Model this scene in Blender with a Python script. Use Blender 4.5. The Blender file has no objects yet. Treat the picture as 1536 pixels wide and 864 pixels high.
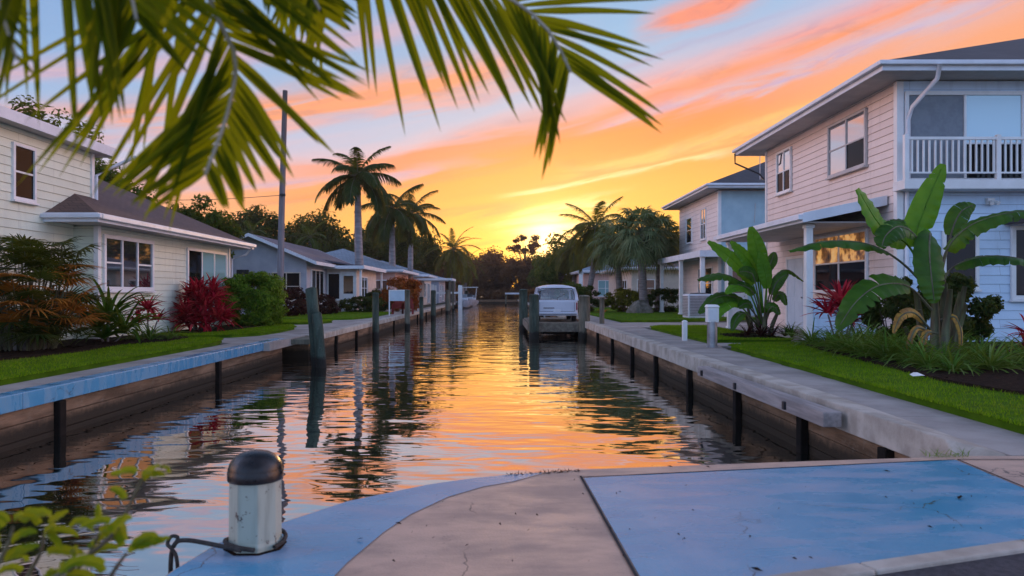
import bpy, math, random
import numpy as np
from mathutils import Vector

# ------------------------------------------------------------------ camera, sky, sun, exposure
sc = bpy.context.scene
col = sc.collection
CAM_Z = 1.25
F = 1100.0                                   # focal length in photo pixels
cam_d = bpy.data.cameras.new('camera')
cam = bpy.data.objects.new('camera', cam_d)
col.objects.link(cam)
cam.location = (0, 0, CAM_Z)
cam.rotation_euler = (math.pi / 2, 0, 0)
cam_d.sensor_width = 36
cam_d.lens = F / 1536 * 36
cam_d.shift_x = 20 / 1536
cam_d.shift_y = 8 / 1536
cam_d.clip_start = 0.05
cam_d.clip_end = 3000
cam_d.dof.use_dof = True
cam_d.dof.focus_distance = 15
cam_d.dof.aperture_fstop = 3.0
sc.camera = cam
sc.view_settings.view_transform = 'Standard'
sc.view_settings.look = 'None'
sc.view_settings.exposure = 0.14
sc.view_settings.gamma = 1
sc.view_settings.use_curve_mapping = False

SUN_AZ = 0.066                               # radians to the right of the view axis
SUN_EL = 0.060
sun_d = bpy.data.lights.new('sun', 'SUN')
sun_d.energy = 1.6
sun_d.angle = math.radians(0.6)
sun_d.color = (1.0, 0.55, 0.22)
sun = bpy.data.objects.new('sun', sun_d)
col.objects.link(sun)
sun.rotation_euler = Vector((-math.sin(SUN_AZ), -math.cos(SUN_AZ), -math.tan(SUN_EL))).to_track_quat('-Z', 'Y').to_euler()
sun.location = (0, 0, 40)


def lin(r, g, b):
    f = lambda c: (c / 255 / 12.92) if c / 255 <= 0.04045 else ((c / 255 + 0.055) / 1.055) ** 2.4
    return (f(r), f(g), f(b), 1)


world = bpy.data.worlds.new('World')
sc.world = world
world.use_nodes = True
try:
    world.cycles.sampling_method = 'MANUAL'
    world.cycles.sample_map_resolution = 1024
except Exception:
    pass


class NG:
    """small helper for building node graphs"""
    def __init__(s, nt):
        s.nt = nt

    def n(s, t, **kw):
        nd = s.nt.nodes.new(t)
        for k, v in kw.items():
            setattr(nd, k, v)
        return nd

    def put(s, sock, v):
        if hasattr(v, 'is_output'):
            s.nt.links.new(v, sock)
        elif v is not None:
            sock.default_value = v

    def m(s, op, a, b=None, c=None, clamp=False):
        nd = s.n('ShaderNodeMath', operation=op)
        nd.use_clamp = clamp
        s.put(nd.inputs[0], a)
        if b is not None: s.put(nd.inputs[1], b)
        if c is not None: s.put(nd.inputs[2], c)
        return nd.outputs[0]

    def sstep(s, x, lo, hi, a=0.0, b=1.0):
        nd = s.n('ShaderNodeMapRange', interpolation_type='SMOOTHSTEP')
        s.put(nd.inputs[0], x); s.put(nd.inputs[1], lo); s.put(nd.inputs[2], hi)
        s.put(nd.inputs[3], a); s.put(nd.inputs[4], b)
        return nd.outputs[0]

    def mix(s, fac, a, b, blend='MIX'):
        nd = s.n('ShaderNodeMix', data_type='RGBA', blend_type=blend)
        s.put(nd.inputs[0], fac); s.put(nd.inputs[6], a); s.put(nd.inputs[7], b)
        return nd.outputs[2]

    def ramp(s, fac, stops, interp='LINEAR'):
        nd = s.n('ShaderNodeValToRGB')
        cr = nd.color_ramp
        cr.interpolation = interp
        while len(cr.elements) < len(stops):
            cr.elements.new(0.5)
        for e, (p, c) in zip(cr.elements, stops):
            e.position = p
            e.color = c if len(c) == 4 else (*c, 1)
        s.put(nd.inputs[0], fac)
        return nd.outputs[0]

    def noise(s, vec, scale, detail=3, rough=0.5, dist=0.0):
        nd = s.n('ShaderNodeTexNoise')
        if vec is not None: s.put(nd.inputs['Vector'], vec)
        nd.inputs['Scale'].default_value = scale
        nd.inputs['Detail'].default_value = detail
        nd.inputs['Roughness'].default_value = rough
        nd.inputs['Distortion'].default_value = dist
        return nd.outputs[0]

    def comb(s, x, y, z):
        nd = s.n('ShaderNodeCombineXYZ')
        for i, v in enumerate((x, y, z)): s.put(nd.inputs[i], v)
        return nd.outputs[0]


def build_sky():
    g = NG(world.node_tree)
    g.nt.nodes.clear()
    tc = g.n('ShaderNodeTexCoord')
    sep = g.n('ShaderNodeSeparateXYZ')
    g.put(sep.inputs[0], tc.outputs['Generated'])
    x, y, z = sep.outputs
    u = g.m('ARCTAN2', x, y)
    v = g.m('ARCSINE', z)
    au = g.m('ABSOLUTE', g.m('SUBTRACT', u, SUN_AZ))
    pos = g.m('MULTIPLY', v, 2.0, clamp=True)
    back = g.ramp(pos, [(0, lin(168, 174, 206)), (.25, lin(150, 180, 226)), (.6, lin(142, 176, 228)), (1, lin(140, 164, 210))])
    side = g.ramp(pos, [(0, lin(250, 172, 120)), (.25, lin(246, 180, 138)), (.6, lin(222, 186, 178)), (1, lin(160, 168, 206))])
    # cloud layers slant up to the right: t is the height measured across the slant
    slope = g.m('MULTIPLY_ADD', g.m('MINIMUM', v, .26), 0.62, 0.06)
    t0 = g.m('SUBTRACT', v, g.m('MULTIPLY', u, slope))
    nz = g.noise(g.comb(g.m('MULTIPLY', u, 3.2), g.m('MULTIPLY', t0, 15), 3.1), 1.0, 5, .55, .6)
    nz2 = g.noise(g.comb(g.m('MULTIPLY', u, 5.0), g.m('MULTIPLY', t0, 38), 9.3), 1.0, 4, .55, .8)
    nz3 = g.noise(g.comb(g.m('MULTIPLY', u, 11.0), g.m('MULTIPLY', t0, 56), 5.5), 1.0, 4, .6, 1.0)
    t = g.m('ADD', t0, g.m('MULTIPLY', g.m('SUBTRACT', nz, .5), .040))
    t = g.m('ADD', t, g.m('MULTIPLY', g.m('SUBTRACT', nz2, .5), .044))
    tp = g.m('MULTIPLY', t, 2.0, clamp=True)
    near = g.ramp(tp, [(0, lin(253, 176, 52)), (.10, lin(254, 182, 62)), (.20, lin(254, 172, 66)), (.30, lin(254, 158, 66)), (.37, lin(252, 138, 68)),
                       (.41, lin(247, 138, 100)), (.445, lin(212, 184, 200)), (.49, lin(180, 188, 216)), (.58, lin(146, 186, 224)), (1, lin(126, 160, 210))])
    far = g.ramp(tp, [(0, lin(248, 154, 76)), (.20, lin(250, 160, 90)), (.31, lin(248, 164, 120)), (.38, lin(236, 172, 156)), (.44, lin(206, 186, 206)),
                      (.50, lin(184, 188, 218)), (.62, lin(150, 186, 226)), (1, lin(126, 160, 210))])
    base = g.mix(g.sstep(au, .18, .50), near, far)

    def band(c, tc_, w, u0, u1, colr, amt, soft=.12):
        d = g.m('DIVIDE', g.m('SUBTRACT', t, tc_), w)
        e = g.m('EXPONENT', g.m('MULTIPLY', g.m('MULTIPLY', d, d), -1.0))
        k = g.m('MULTIPLY', g.sstep(u, u0 - soft, u0 + soft), g.sstep(u, u1 - soft, u1 + soft, 1.0, 0.0))
        k = g.m('MULTIPLY', k, g.sstep(g.m('MULTIPLY_ADD', nz2, .5, g.m('MULTIPLY', nz, .6)), .40, .62, .25, 1.15))
        shade = g.mix(g.sstep(nz3, .44, .64, 0, .72), colr, tuple(q * w_ for q, w_ in zip(colr[:3], (.74, .80, 1.1))) + (1,))
        return g.mix(g.m('MULTIPLY', g.m('MULTIPLY', e, k), amt, clamp=True), c, shade)
    c = base
    for args in [
        (.300, .026, -.80, .04, lin(252, 156, 110), .95),
        (.268, .010, -.50, .02, lin(244, 164, 150), .60),
        (.375, .016, -.70, -.05, lin(238, 172, 170), .50),
        (.300, .014, .20, .335, lin(250, 146, 116), 1.0, .035),
        (.256, .008, .14, .34, lin(178, 160, 190), .75),
        (.230, .010, .14, .95, lin(236, 158, 154), .90),
        (.212, .013, .16, .95, lin(254, 150, 100), 1.0),
        (.194, .008, .14, .60, lin(206, 184, 204), .85, .06),
        (.222, .010, -.06, .10, lin(196, 130, 132), .70, .06),
        (.166, .010, -.35, .14, lin(255, 150, 66), .8),
        (.184, .009, -.60, -.06, lin(206, 176, 196), .75),
        (.158, .006, -.30, .03, lin(226, 136, 110), .60),
        (.142, .006, .04, .50, lin(240, 140, 80), .60),
        (.150, .008, .10, .50, lin(255, 196, 110), .7, .06),
        (.131, .0050, .02, .30, lin(255, 226, 156), .95, .04),
        (.117, .0050, -.14, .04, lin(226, 132, 78), .75, .05),
        (.106, .0040, .03, .16, lin(255, 226, 150), .90, .04),
        (.096, .0036, .00, .10, lin(255, 224, 146), .80, .04),
        (.083, .0045, .02, .14, lin(255, 228, 156), .95, .04),
        (.070, .0050, -.40, .06, lin(236, 138, 58), .70),
        (.050, .0060, -.50, .02, lin(246, 146, 56), .60),
    ]:
        c = band(c, *args)
    c = g.mix(g.sstep(g.m('ABSOLUTE', u), .75, 1.3), c, side)
    c = g.mix(g.sstep(g.m('ABSOLUTE', u), 1.5, 2.1), c, back)
    # glow round the sun
    dv = g.m('MULTIPLY', g.m('SUBTRACT', v, SUN_EL + .012), 1.2)
    du = g.m('SUBTRACT', u, SUN_AZ)
    d2 = g.m('ADD', g.m('MULTIPLY', du, du), g.m('MULTIPLY', dv, dv))
    for s_, cc in ((.030, (1.7, 1.3, .70, 1)), (.055, (.35, .32, .14, 1)), (.12, (.03, .05, .01, 1))):
        e = g.m('EXPONENT', g.m('MULTIPLY', d2, -1 / (s_ * s_)))
        c = g.mix(e, c, cc, 'ADD')
    # sky in view keeps its brightness; unseen sides and back are boosted to light walls
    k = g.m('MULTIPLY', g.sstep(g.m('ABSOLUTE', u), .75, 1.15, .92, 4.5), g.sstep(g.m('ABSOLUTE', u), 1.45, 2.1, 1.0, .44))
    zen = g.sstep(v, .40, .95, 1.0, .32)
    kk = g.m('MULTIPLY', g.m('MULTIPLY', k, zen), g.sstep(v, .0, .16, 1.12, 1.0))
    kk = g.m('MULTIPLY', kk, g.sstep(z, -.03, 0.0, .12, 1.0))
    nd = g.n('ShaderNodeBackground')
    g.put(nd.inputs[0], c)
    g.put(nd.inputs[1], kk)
    sky = g.n('ShaderNodeTexSky')
    sky.sky_type = 'NISHITA'
    sky.sun_disc = False
    sky.sun_elevation = SUN_EL
    sky.sun_rotation = SUN_AZ
    nb = g.n('ShaderNodeBackground')
    g.put(nb.inputs[0], sky.outputs[0])
    nb.inputs[1].default_value = 0.02
    ad = g.n('ShaderNodeAddShader')
    g.nt.links.new(nd.outputs[0], ad.inputs[0])
    g.nt.links.new(nb.outputs[0], ad.inputs[1])
    out = g.n('ShaderNodeOutputWorld')
    g.nt.links.new(ad.outputs[0], out.inputs[0])


build_sky()

# ------------------------------------------------------------------ mesh helpers
ORG = {}


def at(px, py, Y):
    """point seen at a photo pixel at distance Y"""
    return np.array(((px - 748) * Y / F, Y, CAM_Z - (py - 440) * Y / F))


def nrm(v):
    v = np.asarray(v, float)
    return v / (np.linalg.norm(v) + 1e-9)


class MB:
    def __init__(s):
        s.vs = []; s.fs = []; s.n = 0

    def add(s, verts, faces):
        verts = np.asarray(verts, float).reshape(-1, 3)
        b = s.n
        s.vs.append(verts); s.n += len(verts)
        s.fs.extend([[i + b for i in f] for f in faces])

    def addnp(s, verts, faces):
        b = s.n
        s.vs.append(np.asarray(verts, float)); s.n += len(verts)
        s.fs.extend((np.asarray(faces) + b).tolist())

    def box(s, x0, x1, y0, y1, z0, z1):
        v = [(x, y, z) for z in (z0, z1) for x, y in ((x0, y0), (x1, y0), (x1, y1), (x0, y1))]
        s.add(v, [(0, 3, 2, 1), (4, 5, 6, 7), (0, 1, 5, 4), (1, 2, 6, 5), (2, 3, 7, 6), (3, 0, 4, 7)])

    def hexa(s, v):
        s.add(v, [(0, 3, 2, 1), (4, 5, 6, 7), (0, 1, 5, 4), (1, 2, 6, 5), (2, 3, 7, 6), (3, 0, 4, 7)])

    def prism(s, poly, z0, z1, inset=0.0):
        n = len(poly)
        c = np.mean(np.array(poly), axis=0)
        top = []
        for p in poly:
            d = np.array(p) - c
            top.append(c + d * (1 - inset / max(np.linalg.norm(d), 1e-6)))
        v = [(p[0], p[1], z0) for p in poly] + [(p[0], p[1], z1) for p in top]
        s.add(v, [list(range(n))[::-1], [n + i for i in range(n)]] + [(i, (i + 1) % n, n + (i + 1) % n, n + i) for i in range(n)])

    def sheet(s, poly, z):
        s.add([(p[0], p[1], z) for p in poly], [list(range(len(poly)))])

    def tube(s, pts, radii, n=8, cap=True, squash=1.0):
        pts = [np.asarray(p, float) for p in pts]
        if not hasattr(radii, '__len__'): radii = [radii] * len(pts)
        ref = np.array((0., 0., 1.))
        V = []
        for i, p in enumerate(pts):
            a = pts[max(i - 1, 0)]; b = pts[min(i + 1, len(pts) - 1)]
            t = nrm(b - a)
            r = ref if abs(t @ ref) < .95 else np.array((1., 0, 0))
            e1 = nrm(np.cross(t, r)); e2 = np.cross(t, e1)
            for k in range(n):
                an = 2 * math.pi * k / n
                V.append(p + (e1 * math.cos(an) + e2 * math.sin(an) * squash) * radii[i])
        Fc = []
        for i in range(len(pts) - 1):
            for k in range(n):
                k2 = (k + 1) % n
                Fc.append((i * n + k, i * n + k2, (i + 1) * n + k2, (i + 1) * n + k))
        if cap:
            Fc.append(list(range(n))); Fc.append([(len(pts) - 1) * n + k for k in range(n)][::-1])
        s.add(V, Fc)

    def lathe(s, prof, c, n=16, rot=0.0):
        V = []; Fc = []
        for r, z in prof:
            for k in range(n):
                a = 2 * math.pi * k / n + rot
                V.append((c[0] + r * math.cos(a), c[1] + r * math.sin(a), c[2] + z))
        for i in range(len(prof) - 1):
            for k in range(n):
                k2 = (k + 1) % n
                Fc.append((i * n + k, i * n + k2, (i + 1) * n + k2, (i + 1) * n + k))
        Fc.append(list(range(n))[::-1]); Fc.append([(len(prof) - 1) * n + k for k in range(n)])
        s.add(V, Fc)

    def build(s, name, m, parent=None, smooth=False, bevel=0.0, org=None, seg=2, angle=40):
        V = np.concatenate(s.vs) if s.vs else np.zeros((0, 3))
        o0 = np.zeros(3)
        if parent is not None: o0 = ORG[parent.name]
        elif org is not None: o0 = np.asarray(org, float)
        V = V - o0
        me = bpy.data.meshes.new(name)
        lens = np.array([len(f) for f in s.fs], np.int32)
        loops = np.array([i for f in s.fs for i in f], np.int32)
        me.vertices.add(len(V)); me.vertices.foreach_set('co', V.astype(np.float32).ravel())
        me.loops.add(len(loops)); me.loops.foreach_set('vertex_index', loops)
        me.polygons.add(len(lens))
        st = np.concatenate(([0], np.cumsum(lens)[:-1])).astype(np.int32)
        me.polygons.foreach_set('loop_start', st)
        me.update(calc_edges=True)
        me.validate()
        me.polygons.foreach_set('use_smooth', np.full(len(me.polygons), bool(smooth)))
        me.materials.append(m)
        o = bpy.data.objects.new(name, me)
        col.objects.link(o)
        if parent is not None: o.parent = parent
        else: o.location = o0
        ORG[o.name] = o0
        if bevel > 0:
            b = o.modifiers.new('bevel', 'BEVEL')
            b.width = bevel; b.segments = seg; b.limit_method = 'ANGLE'; b.angle_limit = math.radians(angle)
        return o


def tag(o, label=None, cat=None, group=None, kind=None):
    if label: o['label'] = label
    if cat: o['category'] = cat
    if group: o['group'] = group
    if kind: o['kind'] = kind
    return o


def thing(name, label, cat, loc, group=None):
    o = bpy.data.objects.new(name, None)
    o.empty_display_size = 0.2
    col.objects.link(o)
    o.location = [float(c) for c in loc]
    ORG[o.name] = np.asarray(loc, float)
    return tag(o, label, cat, group)


def copy_tree(root, loc, rz=0.0, scale=1.0, label=None, group=None):
    def rec(o, par):
        c = o.copy(); col.objects.link(c)
        if par is not None: c.parent = par
        for ch in [q for q in bpy.data.objects if q.parent == o]: rec(ch, c)
        return c
    c = rec(root, None)
    c.location = [float(q) for q in loc]
    c.rotation_euler = (0, 0, rz)
    c.scale = (scale,) * 3 if not hasattr(scale, '__len__') else scale
    if label: c['label'] = label
    if group: c['group'] = group
    return c


def spline(ctrl, n):
    """Catmull-Rom through control points"""
    P = [np.asarray(p, float) for p in ctrl]
    P = [2 * P[0] - P[1]] + P + [2 * P[-1] - P[-2]]
    out = []
    segs = len(P) - 3
    for i in range(n):
        q = i / (n - 1) * segs
        k = min(int(q), segs - 1); t = q - k
        a, b, c, d = P[k:k + 4]
        out.append(.5 * ((2 * b) + (c - a) * t + (2 * a - 5 * b + 4 * c - d) * t * t + (3 * b - a - 3 * c + d) * t ** 3))
    return out


# ------------------------------------------------------------------ materials
def new_mat(name):
    m = bpy.data.materials.new(name)
    m.use_nodes = True
    g = NG(m.node_tree)
    return m, g, m.node_tree.nodes['Principled BSDF']


def wpos(g):
    return g.n('ShaderNodeNewGeometry').outputs['Position']


def mat(name, c1, c2=None, rough=.6, scale=3.0, detail=4, bump=0.0, bscale=None, metal=0.0, spec=.28, lo=.35, hi=.65, stretch=None, rvar=0.0, dist=0.0):
    m, g, p = new_mat(name)
    c1 = (*c1, 1); c2 = (*c2, 1) if c2 else tuple(c * .8 for c in c1[:3]) + (1,)
    vec = wpos(g)
    if stretch:
        mp = g.n('ShaderNodeMapping'); g.put(mp.inputs['Vector'], vec); mp.inputs['Scale'].default_value = stretch
        vec = mp.outputs[0]
    nz = g.noise(vec, scale, detail, .6, dist)
    g.put(p.inputs['Base Color'], g.mix(g.sstep(nz, lo, hi), c1, c2))
    p.inputs['Metallic'].default_value = metal
    p.inputs['Specular IOR Level'].default_value = spec
    if rvar: g.put(p.inputs['Roughness'], g.sstep(nz, .3, .7, rough, rough + rvar))
    else: p.inputs['Roughness'].default_value = rough
    if bump:
        b = g.n('ShaderNodeBump'); b.inputs['Strength'].default_value = 1.0
        b.inputs['Distance'].default_value = bump
        g.put(b.inputs['Height'], g.noise(vec, bscale or scale * 4, 4, .6))
        g.put(p.inputs['Normal'], b.outputs[0])
    return m


def leaf_mat(name, cols, trans=.35, rough=.5, tcol=None, spec=.05, tmix=.5):
    """leaf: colour differs from leaf to leaf; light passes through"""
    m, g, p = new_mat(name)
    geo = g.n('ShaderNodeNewGeometry')
    n = len(cols)
    c = g.ramp(geo.outputs['Random Per Island'], [(i / max(n - 1, 1), k) for i, k in enumerate(cols)] if n > 1 else [(0, cols[0]), (1, cols[0])])
    nz = g.noise(geo.outputs['Position'], 2.2, 3)
    c = g.mix(g.sstep(nz, .3, .7, .0, .45), c, tuple(k * .55 for k in cols[0][:3]) + (1,))
    g.put(p.inputs['Base Color'], c)
    p.inputs['Roughness'].default_value = rough
    p.inputs['Specular IOR Level'].default_value = spec
    if trans:
        tr = g.n('ShaderNodeBsdfTranslucent')
        g.put(tr.inputs[0], g.mix(tmix, c, tcol or (.35, .38, .03, 1)))
        mx = g.n('ShaderNodeMixShader'); mx.inputs[0].default_value = trans
        g.nt.links.new(p.outputs[0], mx.inputs[1]); g.nt.links.new(tr.outputs[0], mx.inputs[2])
        out = [q for q in g.nt.nodes if q.type == 'OUTPUT_MATERIAL'][0]
        g.nt.links.new(mx.outputs[0], out.inputs[0])
    return m


def grass_mat(name, cols, trans, rough, tcol):
    m = leaf_mat(name, cols, trans, rough, tcol, spec=0.0)
    g = NG(m.node_tree)
    p = m.node_tree.nodes['Principled BSDF']
    src = p.inputs['Base Color'].links[0].from_socket
    pos = wpos(g)
    c = g.mix(g.sstep(g.noise(pos, .75, 5, .65), .50, .72, 0, .55), src, (.20, .17, .05, 1))
    c = g.mix(g.sstep(g.noise(pos, 2.6, 3, .6), .55, .72, 0, .5), c, (.03, .085, .006, 1))
    g.put(p.inputs['Base Color'], c)
    return m


def glass_mat(name, colr, mirror=.3, rough=.03, fk=1.0):
    m, g, p = new_mat(name)
    p.inputs['Base Color'].default_value = (*colr, 1)
    p.inputs['Roughness'].default_value = .4
    p.inputs['Specular IOR Level'].default_value = 0
    gl = g.n('ShaderNodeBsdfGlossy'); gl.inputs['Roughness'].default_value = rough
    gl.inputs[0].default_value = (.95, .95, .95, 1)
    fr = g.n('ShaderNodeFresnel'); fr.inputs[0].default_value = 1.5
    f2 = g.m('MULTIPLY_ADD', fr.outputs[0], fk, mirror, clamp=True)
    mx = g.n('ShaderNodeMixShader'); g.put(mx.inputs[0], f2)
    g.nt.links.new(p.outputs[0], mx.inputs[1]); g.nt.links.new(gl.outputs[0], mx.inputs[2])
    out = [q for q in g.nt.nodes if q.type == 'OUTPUT_MATERIAL'][0]
    g.nt.links.new(mx.outputs[0], out.inputs[0])
    return m


def clear_glass(name, tint, mirror=.1):
    m, g, p = new_mat(name)
    tr = g.n('ShaderNodeBsdfTransparent'); tr.inputs[0].default_value = (*tint, 1)
    gl = g.n('ShaderNodeBsdfGlossy'); gl.inputs['Roughness'].default_value = .03
    mx = g.n('ShaderNodeMixShader'); mx.inputs[0].default_value = mirror
    g.nt.links.new(tr.outputs[0], mx.inputs[1]); g.nt.links.new(gl.outputs[0], mx.inputs[2])
    out = [q for q in g.nt.nodes if q.type == 'OUTPUT_MATERIAL'][0]
    g.nt.links.new(mx.outputs[0], out.inputs[0])
    return m


def shingle_mat(name, c1, c2):
    m, g, p = new_mat(name)
    pos = wpos(g)
    sp = g.n('ShaderNodeSeparateXYZ'); g.put(sp.inputs[0], pos)
    v = g.comb(g.m('ADD', sp.outputs[0], sp.outputs[1]), g.m('MULTIPLY', sp.outputs[2], 2.4), 0.0)
    br = g.n('ShaderNodeTexBrick'); g.put(br.inputs['Vector'], v)
    br.inputs['Scale'].default_value = 1.0
    br.inputs['Brick Width'].default_value = .32; br.inputs['Row Height'].default_value = .19
    br.inputs['Mortar Size'].default_value = .012
    br.inputs['Color1'].default_value = (*c1, 1); br.inputs['Color2'].default_value = (*c2, 1)
    br.inputs['Mortar'].default_value = tuple(k * .5 for k in c1) + (1,)
    nz = g.noise(pos, .7, 4)
    g.put(p.inputs['Base Color'], g.mix(g.sstep(nz, .35, .7, 0, .5), br.outputs[0], tuple(k * .7 for k in c2) + (1,)))
    p.inputs['Roughness'].default_value = .75
    b = g.n('ShaderNodeBump'); b.inputs['Distance'].default_value = .015
    g.put(b.inputs['Height'], br.outputs['Fac']); b.invert = True
    g.put(p.inputs['Normal'], b.outputs[0])
    return m


def board_mat(name, c1, c2, row):
    """painted boards: each a touch different, with butt joints, drip streaks and grime"""
    m, g, p = new_mat(name)
    pos = wpos(g)
    sp = g.n('ShaderNodeSeparateXYZ'); g.put(sp.inputs[0], pos)
    br = g.n('ShaderNodeTexBrick'); br.offset = .37
    g.put(br.inputs['Vector'], g.comb(g.m('ADD', sp.outputs[0], sp.outputs[1]), sp.outputs[2], 0.0))
    br.inputs['Scale'].default_value = 1.0; br.inputs['Brick Width'].default_value = 3.4; br.inputs['Row Height'].default_value = row
    br.inputs['Mortar Size'].default_value = .0035; br.inputs['Mortar Smooth'].default_value = 0
    br.inputs['Color1'].default_value = (*c1, 1); br.inputs['Color2'].default_value = (*c2, 1)
    br.inputs['Mortar'].default_value = tuple(k * .45 for k in c1) + (1,)
    mpn = g.n('ShaderNodeMapping'); g.put(mpn.inputs['Vector'], pos); mpn.inputs['Scale'].default_value = (5, 5, .5)
    c = g.mix(g.sstep(g.noise(mpn.outputs[0], 1.0, 5, .6), .50, .80, 0, .35), br.outputs[0], tuple(k * .6 for k in c2) + (1,))
    c = g.mix(g.sstep(g.noise(pos, 1.1, 6, .65), .45, .75, 0, .30), c, tuple(k * .75 for k in c2) + (1,))
    g.put(p.inputs['Base Color'], c)
    p.inputs['Roughness'].default_value = .6
    b = g.n('ShaderNodeBump'); b.inputs['Distance'].default_value = .0015
    g.put(b.inputs['Height'], g.noise(mpn.outputs[0], 12, 4)); g.put(p.inputs['Normal'], b.outputs[0])
    return m


def emissive_pane_mat():
    """panes with a mottled orange emission put into the material"""
    m, g, p = new_mat('orange_emissive_pane')
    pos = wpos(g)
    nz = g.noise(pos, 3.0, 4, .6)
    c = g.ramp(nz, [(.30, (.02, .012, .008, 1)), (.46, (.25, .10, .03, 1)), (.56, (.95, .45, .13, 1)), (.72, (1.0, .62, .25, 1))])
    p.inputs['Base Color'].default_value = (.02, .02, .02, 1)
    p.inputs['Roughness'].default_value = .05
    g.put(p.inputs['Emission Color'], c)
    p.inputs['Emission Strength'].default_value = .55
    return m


M = {}
M['concrete'] = mat('pale_concrete', (.36, .32, .29), (.25, .22, .20), .75, 1.1, 6, .004, 60, rvar=.15)
M['concrete_tan'] = mat('tan_concrete', (.58, .37, .27), (.36, .24, .18), .45, 1.6, 9, .0025, 70, rvar=.25, stretch=(1, 1.9, 1), lo=.38, hi=.62)
M['cap_concrete'] = mat('cap_concrete', (.47, .42, .36), (.30, .26, .215), .75, 2.5, 6, .004, 50)
M['joint'] = mat('dark_joint', (.03, .028, .03), None, .9)
M['asphalt'] = mat('asphalt', (.06, .06, .07), (.035, .035, .042), .85, 30, 3, .006, 120)
M['mulch'] = mat('mulch', (.035, .02, .014), (.012, .008, .006), .95, 14, 5, .03, 40, spec=.05)
M['soil'] = mat('soil', (.05, .05, .025), (.03, .035, .015), .95, 2, 5)
M['lawn'] = mat('lawn_ground', (.08, .16, .006), (.05, .11, .005), .9, 2.0, 5, .02, 60, spec=.05)
M['grass'] = grass_mat('grass_blade', [(.07, .18, .004, 1), (.13, .27, .006, 1), (.19, .31, .010, 1), (.26, .33, .03, 1)], .3, .5, (.3, .45, .02, 1))
M['white_paint'] = mat('white_paint', (.78, .77, .76), (.70, .69, .67), .45, 2, 4)
M['trim'] = mat('trim_paint', (.70, .72, .76), (.62, .64, .68), .45, 2, 4)
M['soffit'] = mat('soffit', (.50, .47, .45), (.42, .40, .39), .7, 2, 3)
M['pink_siding'] = board_mat('pale_pink_siding', (.78, .655, .59), (.71, .585, .525), 0.19)
M['white_siding'] = board_mat('blue_white_siding', (.60, .74, .88), (.54, .68, .82), 0.21)
M['pale_siding'] = board_mat('pale_grey_pink_siding', (.76, .69, .66), (.70, .63, .60), .24)
M['emissive_pane'] = emissive_pane_mat()
M['hull'] = mat('boat_hull', (.36, .36, .40), (.28, .29, .32), .35, 2, 3)
M['teal_siding'] = mat('teal_siding', (.40, .55, .60), (.34, .48, .54), .6, 1.4, 5)
M['green_siding'] = board_mat('pale_green_siding', (.70, .74, .60), (.64, .68, .55), 0.19)
M['cream_stucco'] = mat('cream_stucco', (.62, .52, .44), (.54, .45, .39), .8, 2.2, 5, .004, 60)
M['grey_stucco'] = mat('grey_stucco', (.42, .42, .46), (.35, .35, .40), .8, 1.2, 5, .004, 60)
M['peach_stucco'] = mat('peach_stucco', (.70, .42, .34), (.62, .36, .30), .8, 1.5, 5)
M['roof_brown'] = shingle_mat('brown_shingles', (.13, .075, .06), (.095, .055, .046))
M['roof_dark'] = shingle_mat('charcoal_shingles', (.06, .06, .07), (.04, .04, .05))
M['roof_grey'] = shingle_mat('grey_shingles', (.15, .14, .17), (.11, .10, .13))
M['roof_blue'] = shingle_mat('blue_grey_shingles', (.22, .29, .36), (.18, .24, .30))
M['glass'] = glass_mat('window_glass', (.02, .022, .028), .22)
M['glass_mirror'] = glass_mat('sky_mirroring_glass', (.03, .03, .03), .62)
M['glass_teal'] = glass_mat('teal_curtain_glass', (.22, .40, .40), .08)
M['glass_blind'] = glass_mat('blind_behind_glass', (.46, .66, .74), .05)
M['glass_dark'] = glass_mat('dark_glass', (.008, .009, .011), .0, .03, .45)
M['screen'] = mat('insect_screen', (.20, .225, .25), (.17, .19, .22), .6, 6, 3)
M['curtain'] = mat('curtain', (.5, .47, .42), (.38, .36, .33), .9, 3, 3, stretch=(6, 6, .4))
M['door_blue'] = mat('pale_blue_door', (.50, .60, .68), (.44, .54, .62), .5, 2, 3)
M['metal'] = mat('galvanised_metal', (.36, .37, .39), (.26, .27, .29), .4, 5, 4, metal=.7)
M['dark_metal'] = mat('dark_metal', (.03, .03, .035), (.02, .02, .02), .4, 5, 4)
M['black_plastic'] = mat('black_plastic', (.008, .008, .010), (.016, .013, .013), .25, 14, 4, .0015, 50, rvar=.15, spec=.4)
M['rope'] = mat('dark_rope', (.03, .026, .024), (.05, .045, .04), .8, 40, 3, .004, 90)
M['wall_board'] = mat('seawall_board', (.22, .145, .09), (.085, .052, .035), .85, 1.4, 7, .012, 20, stretch=(1, .6, 5), lo=.3, hi=.7)


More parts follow.
